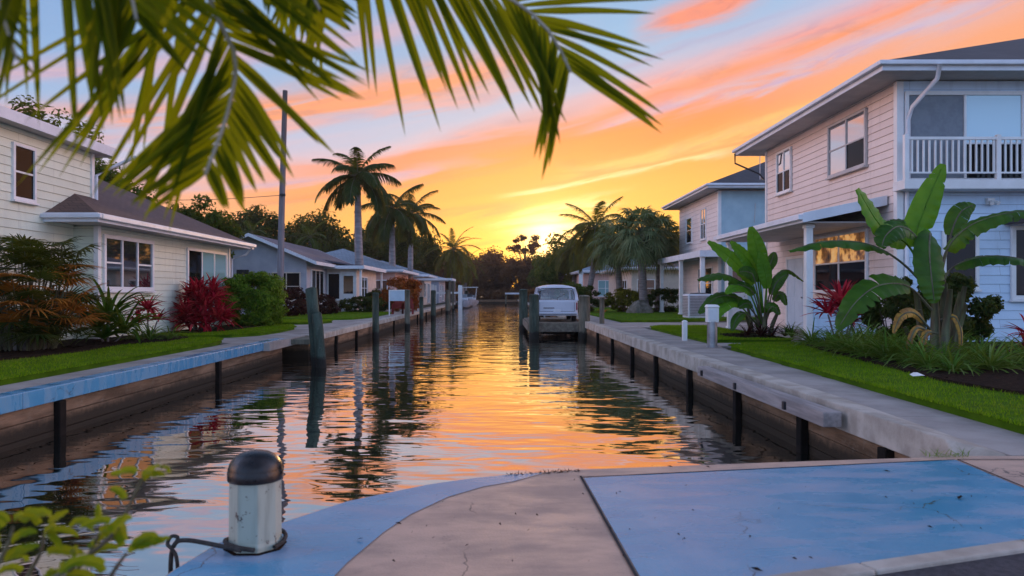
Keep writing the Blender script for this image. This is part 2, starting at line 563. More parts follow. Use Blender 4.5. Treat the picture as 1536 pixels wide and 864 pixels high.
def tide_boards():
    m, g, p = new_mat('tide_stained_boards')
    pos = wpos(g)
    sp = g.n('ShaderNodeSeparateXYZ'); g.put(sp.inputs[0], pos)
    mpn = g.n('ShaderNodeMapping'); g.put(mpn.inputs['Vector'], pos); mpn.inputs['Scale'].default_value = (1, .6, 5)
    nz = g.noise(mpn.outputs[0], 1.4, 7, .6)
    nf = g.noise(pos, 7, 5, .65)
    c = g.mix(g.sstep(nz, .3, .7), (.29, .18, .11, 1), (.10, .062, .038, 1))
    c = g.mix(g.sstep(nf, .55, .72, 0, .6), c, (.24, .19, .14, 1))
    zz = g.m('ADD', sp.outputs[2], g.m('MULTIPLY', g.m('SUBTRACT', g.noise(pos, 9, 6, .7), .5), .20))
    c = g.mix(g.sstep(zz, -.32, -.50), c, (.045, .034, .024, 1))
    g.put(p.inputs['Base Color'], c)
    p.inputs['Roughness'].default_value = .8
    p.inputs['Specular IOR Level'].default_value = .06
    b = g.n('ShaderNodeBump'); b.inputs['Distance'].default_value = .012
    g.put(b.inputs['Height'], g.noise(mpn.outputs[0], 20, 4, .6)); g.put(p.inputs['Normal'], b.outputs[0])
    return m


M['wall_board'] = tide_boards()
M['wall_post'] = mat('wet_black_post', (.016, .012, .010), (.008, .007, .006), .7, 6, 4, spec=.06)
M['pile_green'] = mat('green_piling', (.055, .085, .064), (.022, .036, .028), .75, 3.0, 7, .016, 22, stretch=(3, 3, .5))
M['shaft_green'] = mat('palm_crownshaft', (.06, .10, .05), (.04, .07, .035), .5, 2.4, 4)
M['pile_grey'] = mat('weathered_piling', (.16, .15, .11), (.08, .078, .058), .8, 2.4, 6, .010, 18, stretch=(3, 3, .5))


def tide_mark(m, top=-.30):
    """dark wet growth on timber just above the water"""
    g = NG(m.node_tree); p = m.node_tree.nodes['Principled BSDF']
    src = p.inputs['Base Color'].links[0].from_socket
    pos = wpos(g); sp = g.n('ShaderNodeSeparateXYZ'); g.put(sp.inputs[0], pos)
    zz = g.m('ADD', sp.outputs[2], g.m('MULTIPLY', g.m('SUBTRACT', g.noise(pos, 8, 5, .7), .5), .25))
    c = g.mix(g.sstep(g.noise(pos, 22, 5, .7), .55, .70, 0, .45), src, (.16, .15, .13, 1))
    g.put(p.inputs['Base Color'], g.mix(g.sstep(zz, top, top - .16), c, (.012, .012, .009, 1)))


tide_mark(M['pile_green']); tide_mark(M['pile_grey'])
M['deck_wood'] = mat('dock_timber', (.20, .175, .13), (.12, .10, .08), .8, 2, 5, .006, 20, stretch=(4, .6, 4))
M['beam'] = mat('grey_timber', (.36, .31, .29), (.22, .19, .18), .75, 2, 6, .006, 30, stretch=(6, .5, 6))
M['bark'] = mat('palm_bark', (.20, .18, .17), (.12, .105, .10), .85, 2.5, 5, .012, 10, stretch=(1, 1, 5))
M['royal_bark'] = mat('smooth_grey_palm_bark', (.26, .25, .26), (.17, .16, .17), .8, 2.0, 5, .006, 10, stretch=(1, 1, 4))
M['wood_bark'] = mat('tree_bark', (.09, .07, .05), (.05, .04, .03), .9, 4, 5, .02, 14)
M['pole'] = mat('utility_pole_wood', (.21, .19, .20), (.14, .125, .135), .8, 3, 5, .006, 20, stretch=(5, 5, .4))
M['rock'] = mat('boulder_stone', (.22, .20, .17), (.10, .10, .075), .85, 3, 6, .03, 8)
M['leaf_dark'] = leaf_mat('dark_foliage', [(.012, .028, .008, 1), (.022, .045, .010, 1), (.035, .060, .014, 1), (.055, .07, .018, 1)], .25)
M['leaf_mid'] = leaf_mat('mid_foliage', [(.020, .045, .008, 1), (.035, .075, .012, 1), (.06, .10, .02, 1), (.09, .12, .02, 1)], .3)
M['leaf_far'] = leaf_mat('haze_tinted_foliage', [(.07, .045, .028, 1), (.11, .065, .036, 1), (.15, .085, .042, 1)], .45, tcol=(.5, .22, .05, 1))  # warm haze of the distance is put into the leaf colour
M['leaf_hedge'] = leaf_mat('hedge_foliage', [(.035, .10, .008, 1), (.08, .19, .014, 1), (.14, .26, .02, 1), (.20, .30, .025, 1)], .3)
M['leaf_yellow'] = leaf_mat('yellow_hedge_foliage', [(.06, .06, .008, 1), (.12, .12, .012, 1), (.20, .17, .02, 1)], .3)
M['leaf_maroon'] = leaf_mat('maroon_foliage', [(.030, .010, .010, 1), (.05, .016, .016, 1), (.035, .03, .014, 1)], .2, tcol=(.2, .05, .03, 1))
M['leaf_orange'] = leaf_mat('orange_foliage', [(.14, .035, .010, 1), (.34, .075, .015, 1), (.5, .15, .02, 1), (.06, .04, .012, 1)], .3, tcol=(.6, .15, .02, 1))
M['leaf_red'] = leaf_mat('red_strap_leaf', [(.10, .006, .012, 1), (.34, .012, .028, 1), (.55, .02, .05, 1), (.62, .08, .09, 1)], .3, .35, (.6, .03, .04, 1))
M['leaf_strap'] = leaf_mat('green_strap_leaf', [(.015, .06, .006, 1), (.03, .10, .008, 1), (.07, .17, .012, 1)], .3, .35)
M['leaf_lily'] = leaf_mat('lily_strap_leaf', [(.04, .11, .014, 1), (.08, .20, .025, 1), (.24, .33, .10, 1)], .3, .4)
M['leaf_royal'] = leaf_mat('royal_palm_leaflet', [(.014, .035, .012, 1), (.025, .055, .016, 1), (.04, .075, .022, 1)], .25, .4)
M['leaf_sabal'] = leaf_mat('fan_palm_leaf', [(.07, .11, .05, 1), (.13, .18, .085, 1), (.21, .26, .13, 1)], .25, .45)
M['leaf_olive'] = leaf_mat('olive_palm_leaflet', [(.06, .065, .014, 1), (.11, .11, .02, 1), (.17, .14, .025, 1)], .35, .45)
M['leaf_dry'] = leaf_mat('dry_orange_leaf', [(.32, .11, .02, 1), (.52, .20, .03, 1), (.20, .08, .025, 1)], .3, .6, (.6, .25, .04, 1))
M['leaf_fan'] = leaf_mat('dark_fan_leaf', [(.012, .03, .008, 1), (.03, .055, .012, 1), (.07, .075, .015, 1)], .25, .4)  # deeper green than the other fan palm leaves
M['leaf_fore'] = leaf_mat('near_palm_leaflet', [(.012, .035, .002, 1), (.022, .05, .002, 1), (.05, .075, .003, 1), (.10, .10, .005, 1)], .55, .5, (.44, .56, .008, 1), tmix=.62)
M['leaf_bush'] = leaf_mat('near_bush_leaf', [(.07, .13, .006, 1), (.13, .20, .008, 1), (.22, .25, .01, 1)], .4, .4, (.6, .7, .03, 1))


def broad_leaf_mat(name, c1, c2, edge=None):
    m, g, p = new_mat(name)
    pos = wpos(g)
    nz = g.noise(pos, 6, 4)
    isl = g.n('ShaderNodeNewGeometry').outputs['Random Per Island']
    c = g.mix(g.m('ADD', g.sstep(nz, .35, .65, 0, .6), g.m('MULTIPLY', isl, .6), clamp=True), (*c1, 1), (*c2, 1))
    c = g.mix(g.sstep(g.noise(pos, 16, 5, .7), .64, .72, 0, .7), c, (.16, .10, .03, 1))
    g.put(p.inputs['Base Color'], c)
    p.inputs['Roughness'].default_value = .42
    p.inputs['Specular IOR Level'].default_value = .22
    tr = g.n('ShaderNodeBsdfTranslucent'); g.put(tr.inputs[0], g.mix(.5, c, (.28, .48, .01, 1)))
    mx = g.n('ShaderNodeMixShader'); mx.inputs[0].default_value = .35
    g.nt.links.new(p.outputs[0], mx.inputs[1]); g.nt.links.new(tr.outputs[0], mx.inputs[2])
    out = [q for q in g.nt.nodes if q.type == 'OUTPUT_MATERIAL'][0]
    g.nt.links.new(mx.outputs[0], out.inputs[0])
    return m


M['banana'] = broad_leaf_mat('banana_leaf', (.014, .060, .008), (.04, .125, .010))
M['banana_light'] = broad_leaf_mat('young_banana_leaf', (.06, .19, .008), (.10, .26, .012))
M['banana_dry'] = mat('dry_banana_leaf', (.40, .22, .03), (.22, .10, .03), .6, 6, 4)
M['banana_stalk'] = mat('banana_stalk', (.13, .14, .07), (.085, .07, .045), .6, 4, 5, stretch=(4, 4, .5))


def wear(g, pos, c):
    """hairline cracks, grit and dark spots in painted or bare concrete"""
    wp = g.n('ShaderNodeVectorMath', operation='ADD')
    nn = g.n('ShaderNodeTexNoise'); g.put(nn.inputs['Vector'], pos); nn.inputs['Scale'].default_value = 3.5; nn.inputs['Detail'].default_value = 5
    sc_ = g.n('ShaderNodeVectorMath', operation='SCALE'); g.put(sc_.inputs[0], nn.outputs['Color']); sc_.inputs['Scale'].default_value = .35
    g.put(wp.inputs[0], pos); g.put(wp.inputs[1], sc_.outputs[0])
    vo = g.n('ShaderNodeTexVoronoi', feature='DISTANCE_TO_EDGE'); g.put(vo.inputs['Vector'], wp.outputs[0]); vo.inputs['Scale'].default_value = .62
    crack = g.m('MULTIPLY', g.sstep(vo.outputs['Distance'], .0035, .0015), g.sstep(g.noise(pos, 1.1, 2), .50, .58, 0, .75))
    c = g.mix(crack, c, (.035, .03, .03, 1))
    v2 = g.n('ShaderNodeTexVoronoi'); g.put(v2.inputs['Vector'], pos); v2.inputs['Scale'].default_value = 26; v2.inputs['Randomness'].default_value = 1
    spot = g.m('MULTIPLY', g.sstep(v2.outputs['Distance'], .16, .09), g.sstep(g.noise(pos, 5, 2), .55, .66, 0, .65))
    c = g.mix(spot, c, (.05, .045, .045, 1))
    return g.mix(g.sstep(g.noise(pos, 160, 2, .6), .45, .75, 0, .22), c, (.06, .055, .055, 1))


def make_blue(name, c1, c2, c3):
    """painted concrete: faded and scuffed, pale quay patches also hold sky reflection, glossy where the paint is whole"""
    m, g, p = new_mat(name)
    pos = wpos(g)
    n1 = g.noise(pos, 1.3, 6, .6, .5)
    mpn = g.n('ShaderNodeMapping'); g.put(mpn.inputs['Vector'], pos); mpn.inputs['Scale'].default_value = (1.0, 2.6, 1)
    n2 = g.noise(mpn.outputs[0], 1.7, 4, .5, .3)
    n3 = g.noise(pos, 60, 3, .6)
    n4 = g.noise(pos, 13, 6, .7)
    c = g.mix(g.sstep(n1, .40, .62), (*c1, 1), (*c2, 1))
    c = g.mix(g.sstep(n2, .42, .70, 0, .60), c, (*c3, 1))
    c = g.mix(g.sstep(n4, .60, .74, 0, .30), c, tuple(k * .55 for k in c1) + (1,))
    c = g.mix(g.m('MULTIPLY', g.sstep(n3, .62, .68, 0, .7), g.sstep(n2, .42, .60)), c, (.33, .28, .24, 1))
    c = wear(g, pos, c)
    g.put(p.inputs['Base Color'], c)
    g.put(p.inputs['Roughness'], g.sstep(n2, .34, .66, .16, .38))
    b = g.n('ShaderNodeBump'); b.inputs['Distance'].default_value = .0015
    g.put(b.inputs['Height'], g.noise(pos, 55, 4)); g.put(p.inputs['Normal'], b.outputs[0])
    return m


def tan_concrete():
    m, g, p = new_mat('tan_concrete')
    pos = wpos(g)
    mpn = g.n('ShaderNodeMapping'); g.put(mpn.inputs['Vector'], pos); mpn.inputs['Scale'].default_value = (1, 2.0, 1)
    n1 = g.noise(mpn.outputs[0], 1.5, 8, .6); n2 = g.noise(pos, 5, 6, .7)
    c = g.mix(g.sstep(n1, .36, .64), (.60, .385, .275, 1), (.40, .27, .205, 1))
    c = g.mix(g.sstep(n2, .56, .72, 0, .4), c, (.24, .17, .135, 1))
    c = wear(g, pos, c)
    g.put(p.inputs['Base Color'], c)
    g.put(p.inputs['Roughness'], g.sstep(n1, .3, .7, .36, .62))
    p.inputs['Specular IOR Level'].default_value = .4
    b = g.n('ShaderNodeBump'); b.inputs['Distance'].default_value = .002
    g.put(b.inputs['Height'], g.noise(pos, 70, 4)); g.put(p.inputs['Normal'], b.outputs[0])
    return m


M['concrete_tan'] = tan_concrete()
M['blue_paint'] = make_blue('blue_painted_concrete', (.045, .25, .42), (.10, .29, .45), (.34, .34, .42))  # lavender patches put the pink sky's reflection into the faded paint
M['blue_cap'] = make_blue('blue_painted_cap', (.06, .25, .42), (.09, .28, .44), (.17, .31, .42))


def make_water():
    m, g, p = new_mat('canal_water')
    pos = wpos(g)
    mp = g.n('ShaderNodeMapping'); g.put(mp.inputs['Vector'], pos); mp.inputs['Scale'].default_value = (.75, 1.5, 1)
    a = g.noise(mp.outputs[0], .9, 2, .5, .35)
    b_ = g.noise(mp.outputs[0], 3.1, 1, .5, .3)
    sp = g.n('ShaderNodeSeparateXYZ'); g.put(sp.inputs[0], pos)
    wind = g.m('MULTIPLY_ADD', g.sstep(sp.outputs[1], 12, 110), 2.6, 1.0)   # more wind out on the open canal
    h = g.m('MULTIPLY', wind, g.m('ADD', g.m('MULTIPLY', a, .021), g.m('MULTIPLY', b_, .0026)))
    bp = g.n('ShaderNodeBump'); bp.inputs['Strength'].default_value = 1; bp.inputs['Distance'].default_value = 1.0
    g.put(bp.inputs['Height'], h)
    p.inputs['Base Color'].default_value = (.010, .014, .013, 1)
    p.inputs['Roughness'].default_value = .02
    p.inputs['Specular IOR Level'].default_value = 0
    gl = g.n('ShaderNodeBsdfGlossy'); gl.inputs['Roughness'].default_value = .008
    gl.inputs[0].default_value = (.97, .94, .90, 1)
    g.put(p.inputs['Normal'], bp.outputs[0]); g.put(gl.inputs['Normal'], bp.outputs[0])
    fr = g.n('ShaderNodeFresnel'); fr.inputs[0].default_value = 1.6
    g.put(fr.inputs['Normal'], bp.outputs[0])
    mx = g.n('ShaderNodeMixShader'); g.put(mx.inputs[0], g.m('MULTIPLY_ADD', fr.outputs[0], .62, .48, clamp=True))
    g.nt.links.new(p.outputs[0], mx.inputs[1]); g.nt.links.new(gl.outputs[0], mx.inputs[2])
    out = [q for q in g.nt.nodes if q.type == 'OUTPUT_MATERIAL'][0]
    g.nt.links.new(mx.outputs[0], out.inputs[0])
    return m


M['water'] = make_water()

# ------------------------------------------------------------------ plant builders
def blade(mb, P, az, el, L, W, droop, segs=5, fold=.22, twist=0.0):
    """one strap leaf: starts at elevation el, bends down by droop radians"""
    P = np.asarray(P, float)
    d = np.array((math.cos(az), math.sin(az), 0)); s = np.array((-math.sin(az), math.cos(az), 0))
    V = []; p = P.copy()
    for i in range(segs + 1):
        t = i / segs
        a = el - droop * t ** 1.3
        if i: p = p + (d * math.cos(a) + np.array((0, 0, math.sin(a)))) * (L / segs)
        w = W * .5 * max((1 - t) ** .55, 0) * min(1, .55 + t * 2)
        up = -d * math.sin(a) + np.array((0, 0, math.cos(a)))
        ss = s * math.cos(twist * t) + up * math.sin(twist * t)
        V += [p - ss * w + up * w * fold * 2, p, p + ss * w + up * w * fold * 2]
    Fc = []
    for i in range(segs):
        b = i * 3
        Fc += [(b, b + 1, b + 4, b + 3), (b + 1, b + 2, b + 5, b + 4)]
    mb.add(V, Fc)


def rosette(mb, c, n, L, W, el, droop, r, spread=.04):
    for i in range(n):
        az = r.uniform(0, 2 * math.pi)
        q = r.random()
        e = el[0] + (el[1] - el[0]) * q
        P = (c[0] + math.cos(az) * spread * r.random(), c[1] + math.sin(az) * spread * r.random(), c[2])
        blade(mb, P, az, e, r.uniform(*L), r.uniform(*W), r.uniform(*droop), 6, twist=r.uniform(-.5, .5))


def fan(mb, P, d, up, R, r, n=22, half=2.2, droop=.35, split=.45, w=.09):
    """palmate leaf: pleated segments, split towards the tips"""
    d = nrm(d); s = nrm(np.cross(d, up)); u = np.cross(s, d)
    for k in range(n):
        a = -half + 2 * half * k / (n - 1) + r.uniform(-.03, .03)
        dr = d * math.cos(a) + s * math.sin(a)
        sd = -d * math.sin(a) + s * math.cos(a)
        L = R * (1 - .22 * abs(a) / half) * r.uniform(.9, 1.05)
        dw = L * math.tan(half / (n - 1)) * 1.05
        V = []
        for t, wf in ((.04, .1), (split, 1.0), (.75, .55), (1, .03)):
            p = P + dr * L * t - np.array((0, 0, 1)) * droop * L * max(t - .2, 0) ** 1.7 * r.uniform(.8, 1.3)
            ww = dw * split * wf
            V += [p - sd * ww, p + u * ww * .3, p + sd * ww]
        Fc = []
        for i in range(3):
            b = i * 3
            Fc += [(b, b + 1, b + 4, b + 3), (b + 1, b + 2, b + 5, b + 4)]
        mb.add(V, Fc)


def feather(mb, ctrl, n, L, W, ang, droop, up, r, prof=None, segs=4, rachis=None, sides=(1, -1), start=.06, fold=.2, lift=.0, ss=(1.0, 1.0)):
    """pinnate frond: leaflets on both sides of a curved rachis"""
    pts = spline(ctrl, 40)
    up0 = nrm(up)
    if rachis is not None:
        rachis.tube(pts, [W * .42 * (1 - .85 * i / 39) + .002 for i in range(40)], 5)
    for sd in sides:
        for k in range(n):
            s = start + (1 - start) * (k + r.uniform(.2, .8)) / n
            q = s * 39; i = min(int(q), 38); f = q - i
            P = pts[i] * (1 - f) + pts[i + 1] * f
            T = nrm(pts[i + 1] - pts[i])
            S = nrm(np.cross(T, up0)); U = np.cross(S, T)
            a = ang * r.uniform(.88, 1.12) * (1.15 - .45 * s)
            D = nrm(T * math.cos(a) + S * sd * math.sin(a) + U * (lift + r.uniform(-.12, .12)))
            ll = L * (prof(s) if prof else (math.sin(math.pi * (.12 + .83 * s)) ** .7)) * r.uniform(.88, 1.08) * (ss[0] if sd > 0 else ss[1])
            Wv = nrm(np.cross(D, U) + U * r.uniform(-.25, .25))
            N = np.cross(Wv, D)
            V = []
            for j in range(segs + 1):
                t = j / segs
                p = P + D * ll * t - np.array((0, 0, 1)) * droop * ll * t * t
                w = W * .5 * (min(1, .45 + 2.2 * t)) * max(1 - t, 0) ** .5
                V += [p - Wv * w, p - N * w * fold * 2, p + Wv * w]
            Fc = []
            for j in range(segs):
                b = j * 3
                Fc += [(b, b + 1, b + 4, b + 3), (b + 1, b + 2, b + 5, b + 4)]
            mb.add(V, Fc)


def leaf_cloud(mb, C, N, size, rng, jitter=.6, asp=.45):
    """many small folded leaves at points C, facing roughly along N"""
    n = len(C)
    N = N + rng.normal(0, jitter, (n, 3))
    N /= np.linalg.norm(N, axis=1, keepdims=True) + 1e-9
    R = rng.normal(0, 1, (n, 3))
    A = np.cross(N, R); A /= np.linalg.norm(A, axis=1, keepdims=True) + 1e-9
    B = np.cross(N, A)
    s = size * rng.uniform(.65, 1.3, (n, 1))
    V = np.stack([C - A * s, C + B * s * asp + N * s * .16, C + A * s, C - B * s * asp + N * s * .16], 1).reshape(-1, 3)
    mb.addnp(V, np.arange(n * 4).reshape(n, 4))


def blob_points(c, rad, n, rng, clumps=26, cr=.34, shell=.55, flat=None):
    """points gathered in clumps over an uneven crown"""
    d = rng.normal(0, 1, (clumps, 3)); d /= np.linalg.norm(d, axis=1, keepdims=True)
    rr = rng.uniform(shell, 1.0, (clumps, 1)) * rng.uniform(.78, 1.08, (clumps, 1))
    cc = d * rr
    k = rng.integers(0, clumps, n)
    off = rng.normal(0, 1, (n, 3)); off /= np.linalg.norm(off, axis=1, keepdims=True)
    sz = rng.uniform(.6, 1.25, (clumps, 1))[k] * cr
    off = off * (rng.uniform(0, 1, (n, 1)) ** .45)
    p = cc[k] + off * sz
    nn = off * .8 + cc[k] * .5 + np.array((0, 0, .35))
    P = p * np.asarray(rad) + np.asarray(c)
    if flat is not None:
        keep = P[:, 2] > flat
        P = P[keep]; nn = nn[keep]
    return P, nn, cc * np.asarray(rad) + np.asarray(c)


def broad_tree(name, label, cat, base, h, rad, leaf, n, m, seed, group=None, trunk_r=.22, clumps=34, cr=.33, low=.34, shell=.5):
    rng = np.random.default_rng(seed)
    base = np.asarray(base, float)
    t = thing(name, label, cat, base, group)
    c = base + np.array((0, 0, h - rad[2] * .95))
    mb = MB()
    P, N, cc = blob_points(c, rad, n, rng, clumps, cr, shell)
    leaf_cloud(mb, P, N, leaf, rng)
    mb.build('crown', m, t)
    tb = MB()
    top = c + np.array((0, 0, -.1 * rad[2]))
    tb.tube([base - np.array((0, 0, .3)), base + (top - base) * .35 + rng.normal(0, .1, 3), top], [trunk_r * 1.25, trunk_r, trunk_r * .45], 8)
    for q in cc[:14]:
        s = base + (top - base) * rng.uniform(.4, .95)
        tb.tube([s, (s + q) / 2 + rng.normal(0, .15, 3), q], [trunk_r * .38, trunk_r * .22, trunk_r * .08], 5)
    tb.build('trunk', M['wood_bark'], t, smooth=True)
    return t


def shrub(name, label, cat, base, rad, leaf, n, m, seed, group=None, clumps=40, cr=.26, shell=.8, square=0.0, asp=.45):
    rng = np.random.default_rng(seed)
    base = np.asarray(base, float)
    t = thing(name, label, cat, base, group)
    mb = MB()
    c = base + np.array((0, 0, rad[2] * .98))
    P, N, cc = blob_points((0, 0, 0), (1, 1, 1), n, rng, clumps, cr, shell)
    if square:
        L = np.linalg.norm(P, axis=1, keepdims=True); mx = np.abs(P).max(axis=1, keepdims=True)
        P = P * (1 + square * (L / mx - 1))
    P = P * np.asarray(rad) + c
    keep = P[:, 2] > base[2] - .02
    leaf_cloud(mb, P[keep], N[keep], leaf, rng, asp=asp)
    mb.build('foliage', m, t)
    tb = MB()
    for k in range(9):
        q = cc[k] * np.asarray(rad) * .8 + c
        s = base + np.array((rng.normal(0, .06), rng.normal(0, .06), -.05))
        tb.tube([s, (s + q) / 2 + rng.normal(0, .04, 3), q], [.022, .016, .006], 5)
    tb.build('stem', M['wood_bark'], t)
    return t


def strap_plant(name, label, cat, base, heads, m, seed, group=None, stem_h=0.0):
    """heads: list of (dx,dy,dz,n,Lrange,Wrange,elev range,droop range)"""
    r = random.Random(seed)
    base = np.asarray(base, float)
    t = thing(name, label, cat, base, group)
    mb = MB(); sb = MB(); has = False
    for dx, dy, dz, n, L, W, el, dr in heads:
        c = base + np.array((dx, dy, dz))
        rosette(mb, c, n, L, W, el, dr, r)
        if dz > .12:
            has = True
            sb.tube([base + np.array((dx * .3, dy * .3, -.05)), c + np.array((0, 0, -.02))], [.024, .016], 6)
    mb.build('foliage', m, t)
    if has: sb.build('stem', M['bark'], t)
    return t


def feather_palm(name, label, base, h, nf, L, seed, m, trunk=(.26, .18), lean=(0, 0), bark='bark', shaft=True, group=None, el=(-.5, 1.25), droop=1.1, leaflet=.55, lw=.05, nl=46, hang=.5):
    r = random.Random(seed)
    base = np.asarray(base, float)
    t = thing(name, label, 'palm tree', base, group)
    top = base + np.array((lean[0], lean[1], h))
    tb = MB()
    pts = [base + (top - base) * q + np.array((lean[0] * .25 * math.sin(q * 3.1), lean[1] * .25 * math.sin(q * 3.1), 0)) for q in np.linspace(-.03, 1, 22)]
    rad = [(trunk[0] * (1.35 - q * 3 if q < .1 else 1.05 + .12 * math.sin(q * 3.1) - .05 + (trunk[1] / trunk[0] - 1) * q)) * (1 + .03 * (i % 2)) for i, q in enumerate(np.linspace(-.03, 1, 22))]
    tb.tube(pts, rad, 12)
    tb.build('trunk', M[bark], t, smooth=True)
    if shaft:
        cs = MB()
        cs.tube([top - np.array((0, 0, .05)), top + np.array((0, 0, .3 * L / 3)), top + np.array((0, 0, .42 * L))], [trunk[1] * 1.08, trunk[1] * 1.05, trunk[1] * .35], 12)
        cs.build('crownshaft', M['shaft_green'], t, smooth=True)
    ct = top + np.array((0, 0, .36 * L if shaft else .05))
    mb = MB(); rb = MB()
    for k in range(nf):
        az = k * 2.399 + r.uniform(-.2, .2)
        q = (k + .5) / nf
        e0 = el[1] - (el[1] - el[0]) * q ** .85
        ll = L * r.uniform(.85, 1.08)
        d = np.array((math.cos(az), math.sin(az), 0))
        P = ct.copy(); ctrl = [P]
        dd = droop * (.45 + .6 * (1 - abs(e0 - .2) / 2)) * r.uniform(.85, 1.15)
        for i in range(1, 7):
            tt = i / 6
            a = e0 - dd * tt ** 1.2
            P = P + (d * math.cos(a) + np.array((0, 0, math.sin(a)))) * ll / 6
            ctrl.append(P)
        feather(mb, ctrl, nl, leaflet, lw, .95, hang * r.uniform(.7, 1.3), (0, 0, 1) if e0 < 1.0 else (-d + np.array((0, 0, .3))), r, segs=3, rachis=rb, start=.1, lift=.15)
    mb.build('crown', m, t)
    rb.build('frond_stalk', M['banana_stalk'], t)
    return t


def fan_palm(name, label, base, h, nf, R, seed, m, lean=(0, 0), trunk=.2, group=None, pet=.9, skirt=6):
    r = random.Random(seed)
    base = np.asarray(base, float)
    t = thing(name, label, 'palm tree', base, group)
    top = base + np.array((lean[0], lean[1], h))
    tb = MB()
    tb.tube([base - np.array((0, 0, .2)), base + (top - base) * .3 + np.array((lean[0] * .1, 0, 0)), base + (top - base) * .7, top], [trunk * 1.3, trunk, trunk * .95, trunk * 1.05], 12)
    tb.build('trunk', M['bark'], t, smooth=True)
    mb = MB(); pb = MB()
    for k in range(nf):
        az = k * 2.399 + r.uniform(-.25, .25)
        q = (k + .5) / nf
        e = 1.35 - 2.45 * q ** .9
        d = np.array((math.cos(az) * math.cos(e), math.sin(az) * math.cos(e), math.sin(e)))
        P = top + d * pet * r.uniform(.75, 1.15)
        pb.tube([top, (top + P) / 2 + np.array((0, 0, .05)), P], [.022, .016, .012], 5)
        h_ = np.array((-math.sin(az), math.cos(az), 0))
        up = np.cross(h_, d) * -1
        if up[2] < 0: up = -up
        fan(mb, P, d + np.array((0, 0, -.35)), up + np.array((0, 0, .3)), R * r.uniform(.85, 1.1), r, 24, 2.3, .75, .42)
    mb.build('crown', m, t)
    pb.build('frond_stalk', M['banana_stalk'], t)
    return t


def banana_leaf(ctrl, width, up, r, droop=.25, cup=.2, torn=.3, n=48, stalk=.2):
    """broad leaf along a curved midrib; returns blade mesh and midrib mesh"""
    pts = spline(ctrl, n + 1)
    mb = MB(); rb = MB()
    rb.tube(pts[:-2], [.020 * (1 - .85 * i / n) + .003 for i in range(n - 1)], 6)
    up = nrm(up)
    total = sum(np.linalg.norm(pts[i + 1] - pts[i]) for i in range(n))
    secs = []
    for i in range(n + 1):
        t = i / n
        tl = max(0, (t - stalk) / (1 - stalk))
        w = width * .5 * (math.sin(math.pi * min(tl ** .75 * .97 + .015, 1)) ** .55) if tl > 0 else 0.0
        T = nrm(pts[min(i + 1, n)] - pts[max(i - 1, 0)])
        S = nrm(np.cross(T, up)); U = np.cross(S, T)
        secs.append((pts[i], S, U, w))
    for sd in (1, -1):
        sag = 0.0
        group_start = None
        i0 = next(i for i in range(n + 1) if secs[i][3] > 0)
        i = i0
        while i < n:
            ln = r.choice((2, 3, 5, 7)) if r.random() < torn else r.choice((8, 12, 18))
            j = min(i + ln, n)
            tilt = r.uniform(-.12, .12) * (1 if torn > .1 else .3)
            V = []; cnt = 0
            for k in range(i, j + 1):
                p, S, U, w = secs[k]
                shrink = 1.0
                if torn > .1 and k in (i, j) and i0 < k < n: shrink = r.choice((.97, .9, .78, .6))
                wob = .03 * math.sin(k * 1.7 + sd) * width
                row = []
                for q in (0, .35, .7, 1.0):
                    a = w * q * (shrink if q == 1 else 1)
                    z = .0035 * (k % 2) * q + cup * a * (1 - q) - droop * w * q * q + tilt * a + wob * q
                    row.append(p + S * sd * a + U * z)
                V += row; cnt += 1
            Fc = []
            for k in range(cnt - 1):
                for q in range(3):
                    b = k * 4 + q
                    Fc.append((b, b + 1, b + 5, b + 4))
            mb.add(V, Fc)
            i = j
    return mb, rb

# ------------------------------------------------------------------ ground, canal, pavements
WZ = -.66                                     # water level
XL, XLF, XR = -5.95, -5.45, 3.67              # canal edges
rnd = random.Random(5)


def struct(name, mb, m, **kw):
    return tag(mb.build(name, m, **kw), kind='structure')


quay = [(-1.50, 2.9), (-1.47, 3.3), (-1.40, 3.68), (-1.17, 4.02), (-.91, 4.41), (-.47, 4.79), (.055, 5.05), (.575, 5.2), (2.0, 5.42), (3.33, 5.6), (3.67, 5.64), (3.95, 5.64),
        (40, 5.64), (40, -30), (-40, -30), (-40, 2.6), (-2.2, 2.6)]
q = MB(); q.prism(quay, -1.2, 0.0)
struct('quay_pavement', q, M['concrete_tan'])
g_ = MB()
g_.sheet([(-900, -900), (900, -900), (900, -29.9), (-900, -29.9)], -.03)
g_.sheet([(XR + .1, 5.6), (900, 5.6), (900, 900), (XR + .1, 900)], -.03)
g_.sheet([(-900, 2.5), (XL - .1, 2.5), (XL - .1, 900), (-900, 900)], -.03)
g_.sheet([(XL - .1, 143), (XR + .1, 143), (XR + .1, 900), (XL - .1, 900)], -.03)
g_.sheet([(-900, -29.9), (-39.9, -29.9), (-39.9, 2.5), (-900, 2.5)], -.03)
g_.sheet([(39.9, -29.9), (900, -29.9), (900, 5.6), (39.9, 5.6)], -.03)
struct('ground', g_, M['soil'])
w_ = MB(); w_.sheet([(XL - .6, 2.4), (XR + .4, 2.4), (XR + .4, 143.4), (XL - .6, 143.4)], WZ)
struct('canal_water', w_, M['water'])
b_ = MB(); b_.sheet([(XL - .6, 2.4), (XR + .4, 2.4), (XR + .4, 143.4), (XL - .6, 143.4)], -1.9)
struct('canal_bed', b_, M['mulch'])

